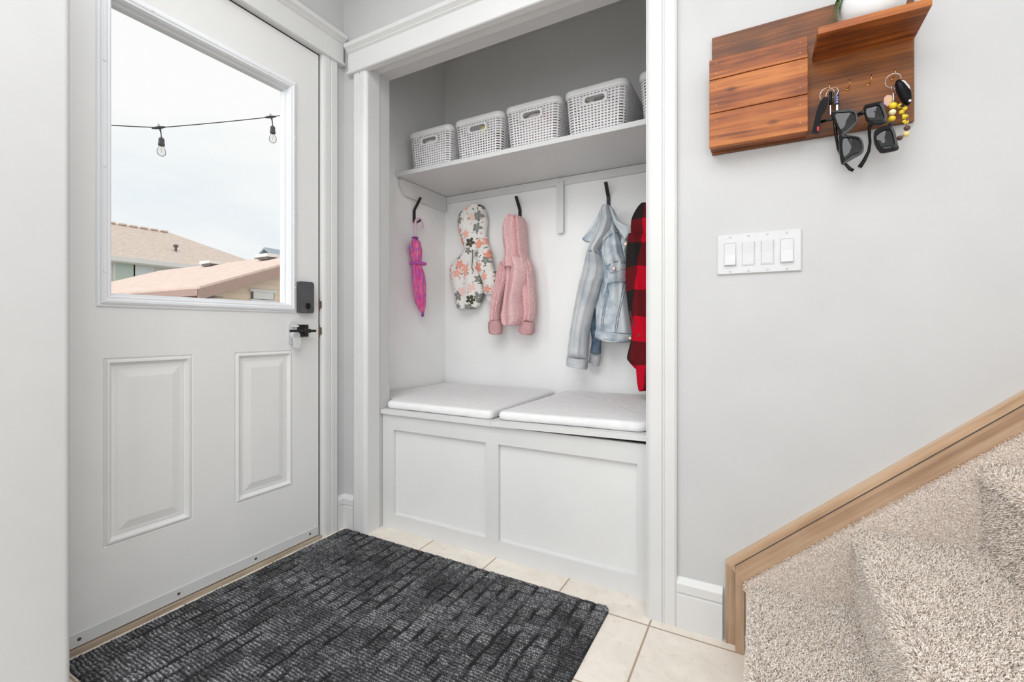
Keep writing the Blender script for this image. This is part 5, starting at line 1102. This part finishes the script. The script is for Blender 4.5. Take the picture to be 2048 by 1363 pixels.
for a_, b_, mt in ((8.33, 8.90, 'winpane'), (8.99, 9.55, 'winpane2')):
    o = gp(MB().box(hx-.46, hx-.40, a_-.07, b_+.07, 2.30, 3.56), 'window_frame', M['white'], Hs); p_ = MB().box(hx-.41, hx-.38, a_, b_, 2.36, 3.48).build('pane', M[mt], o); p_.matrix_parent_inverse = Matrix.Identity(4)
gp(MB().lathe([(.05, 0), (.05, .22), (.10, .22), (.10, .32), (.01, .34)], (-23.5, 10.96, 4.40), (0,0,1), 12), 'roof_pipe', M['darkf'], Hs)
B3 = empty('house', (-31, 20, -.6), 'distant slate blue gabled house peeking above the garage roof', 'house')
yg_ = 19.6; xl, xm, xr_ = -31.85, -30.35, -28.85; za, zb_ = 5.62, 6.56
r = MB(); r.add([(x, y, z) for y in (yg_, 27) for x, z in ((xl, za), (xm, zb_), (xr_, za), (xr_+.08, za-.12), (xm, zb_-.14), (xl-.08, za-.12))], [(0,1,7,6), (1,2,8,7), (2,3,9,8), (3,4,10,9), (4,5,11,10), (5,0,6,11), (0,5,4,1), (1,4,3,2), (6,7,10,11), (7,8,9,10)]); gp(r, 'roof', M['bluer'], B3)
w_ = MB(); w_.add([(x, y, z) for y in (yg_+.35, 26.8) for x, z in ((xl+.1, -.6), (xr_-.1, -.6), (xr_-.1, za-.05), (xm, zb_-.16), (xl+.1, za-.05))], [(0,1,2,3,4), (9,8,7,6,5), (0,5,6,1), (0,4,9,5), (1,6,7,2)]); gp(w_, 'wall', M['blueh'], B3)
# string lights over the yard
SLt = empty('string_lights', (-3.5, 1.7, 2.3), 'black cord of outdoor string lights with clear bulbs outside the door window', 'string lights')
M['cord'] = plain('black_cord', srgb(70,68,70), .6); M['socket'] = plain('grey_black_socket', srgb(84,82,86), .6); M['bulb'] = glassy('clear_bulb_glass', (.93, .93, .92, 1), .10)
c1, c2 = Vector((-3.593, 1.572, 2.252)), Vector((-3.209, 2.123, 2.464))
w = [Vector((-3.78, .80, 2.13)), Vector((-3.68, 1.353, 2.200)), c1]+[c1.lerp(c2, t)-Vector((0, 0, .004*4*t*(1-t))) for t in (.2, .4, .6, .8)]+[c2, Vector((-3.12, 2.32, 2.56)), Vector((-2.6, 3.4, 3.1))]
gp(MB().tube(w, .0032, 8), 'cord', M['cord'], SLt, smooth=True)
for p in (c1, c2):
    d = (c2-c1).normalized(); m_ = MB().tube([p-d*.040, p-d*.02, p, p+d*.02, p+d*.040], [.004, .008, .010, .008, .004], 10)
    m_.tube([p+Vector((0, 0, .008)), p+Vector((0, 0, .018))-d*.006, p+Vector((0, 0, .026)), p+Vector((0, 0, .018))+d*.006, p+Vector((0, 0, .008))], .0016, 6)
    m_.tube([p+d*.006, p+d*.012-Vector((0, 0, .03)), p+d*.016-Vector((0, 0, .065))], [.008, .004, .003], 8); cl_ = gp(m_, 'cord_clip', M['cord'], SLt, smooth=True)
    q = p+d*.016
    gp(MB().lathe([(.004, -.062), (.006, -.070), (.014, -.074), (.017, -.082), (.017, -.105), (.019, -.108), (.019, -.124), (.014, -.126)], q, (0,0,1), 20), 'socket', M['socket'], SLt)
    gp(MB().lathe([(.013, -.124), (.014, -.132), (.024, -.155), (.026, -.168), (.022, -.184), (.012, -.194), (.001, -.197)], q, (0,0,1), 24), 'bulb', M['bulb'], SLt, smooth=True)
    gp(MB().tube([q+Vector((-.004, 0, -.128)), q+Vector((-.006, 0, -.150)), q+Vector((0, 0, -.172)), q+Vector((.006, 0, -.150)), q+Vector((.004, 0, -.128))], .0008, 5), 'filament', M['brass'], SLt)
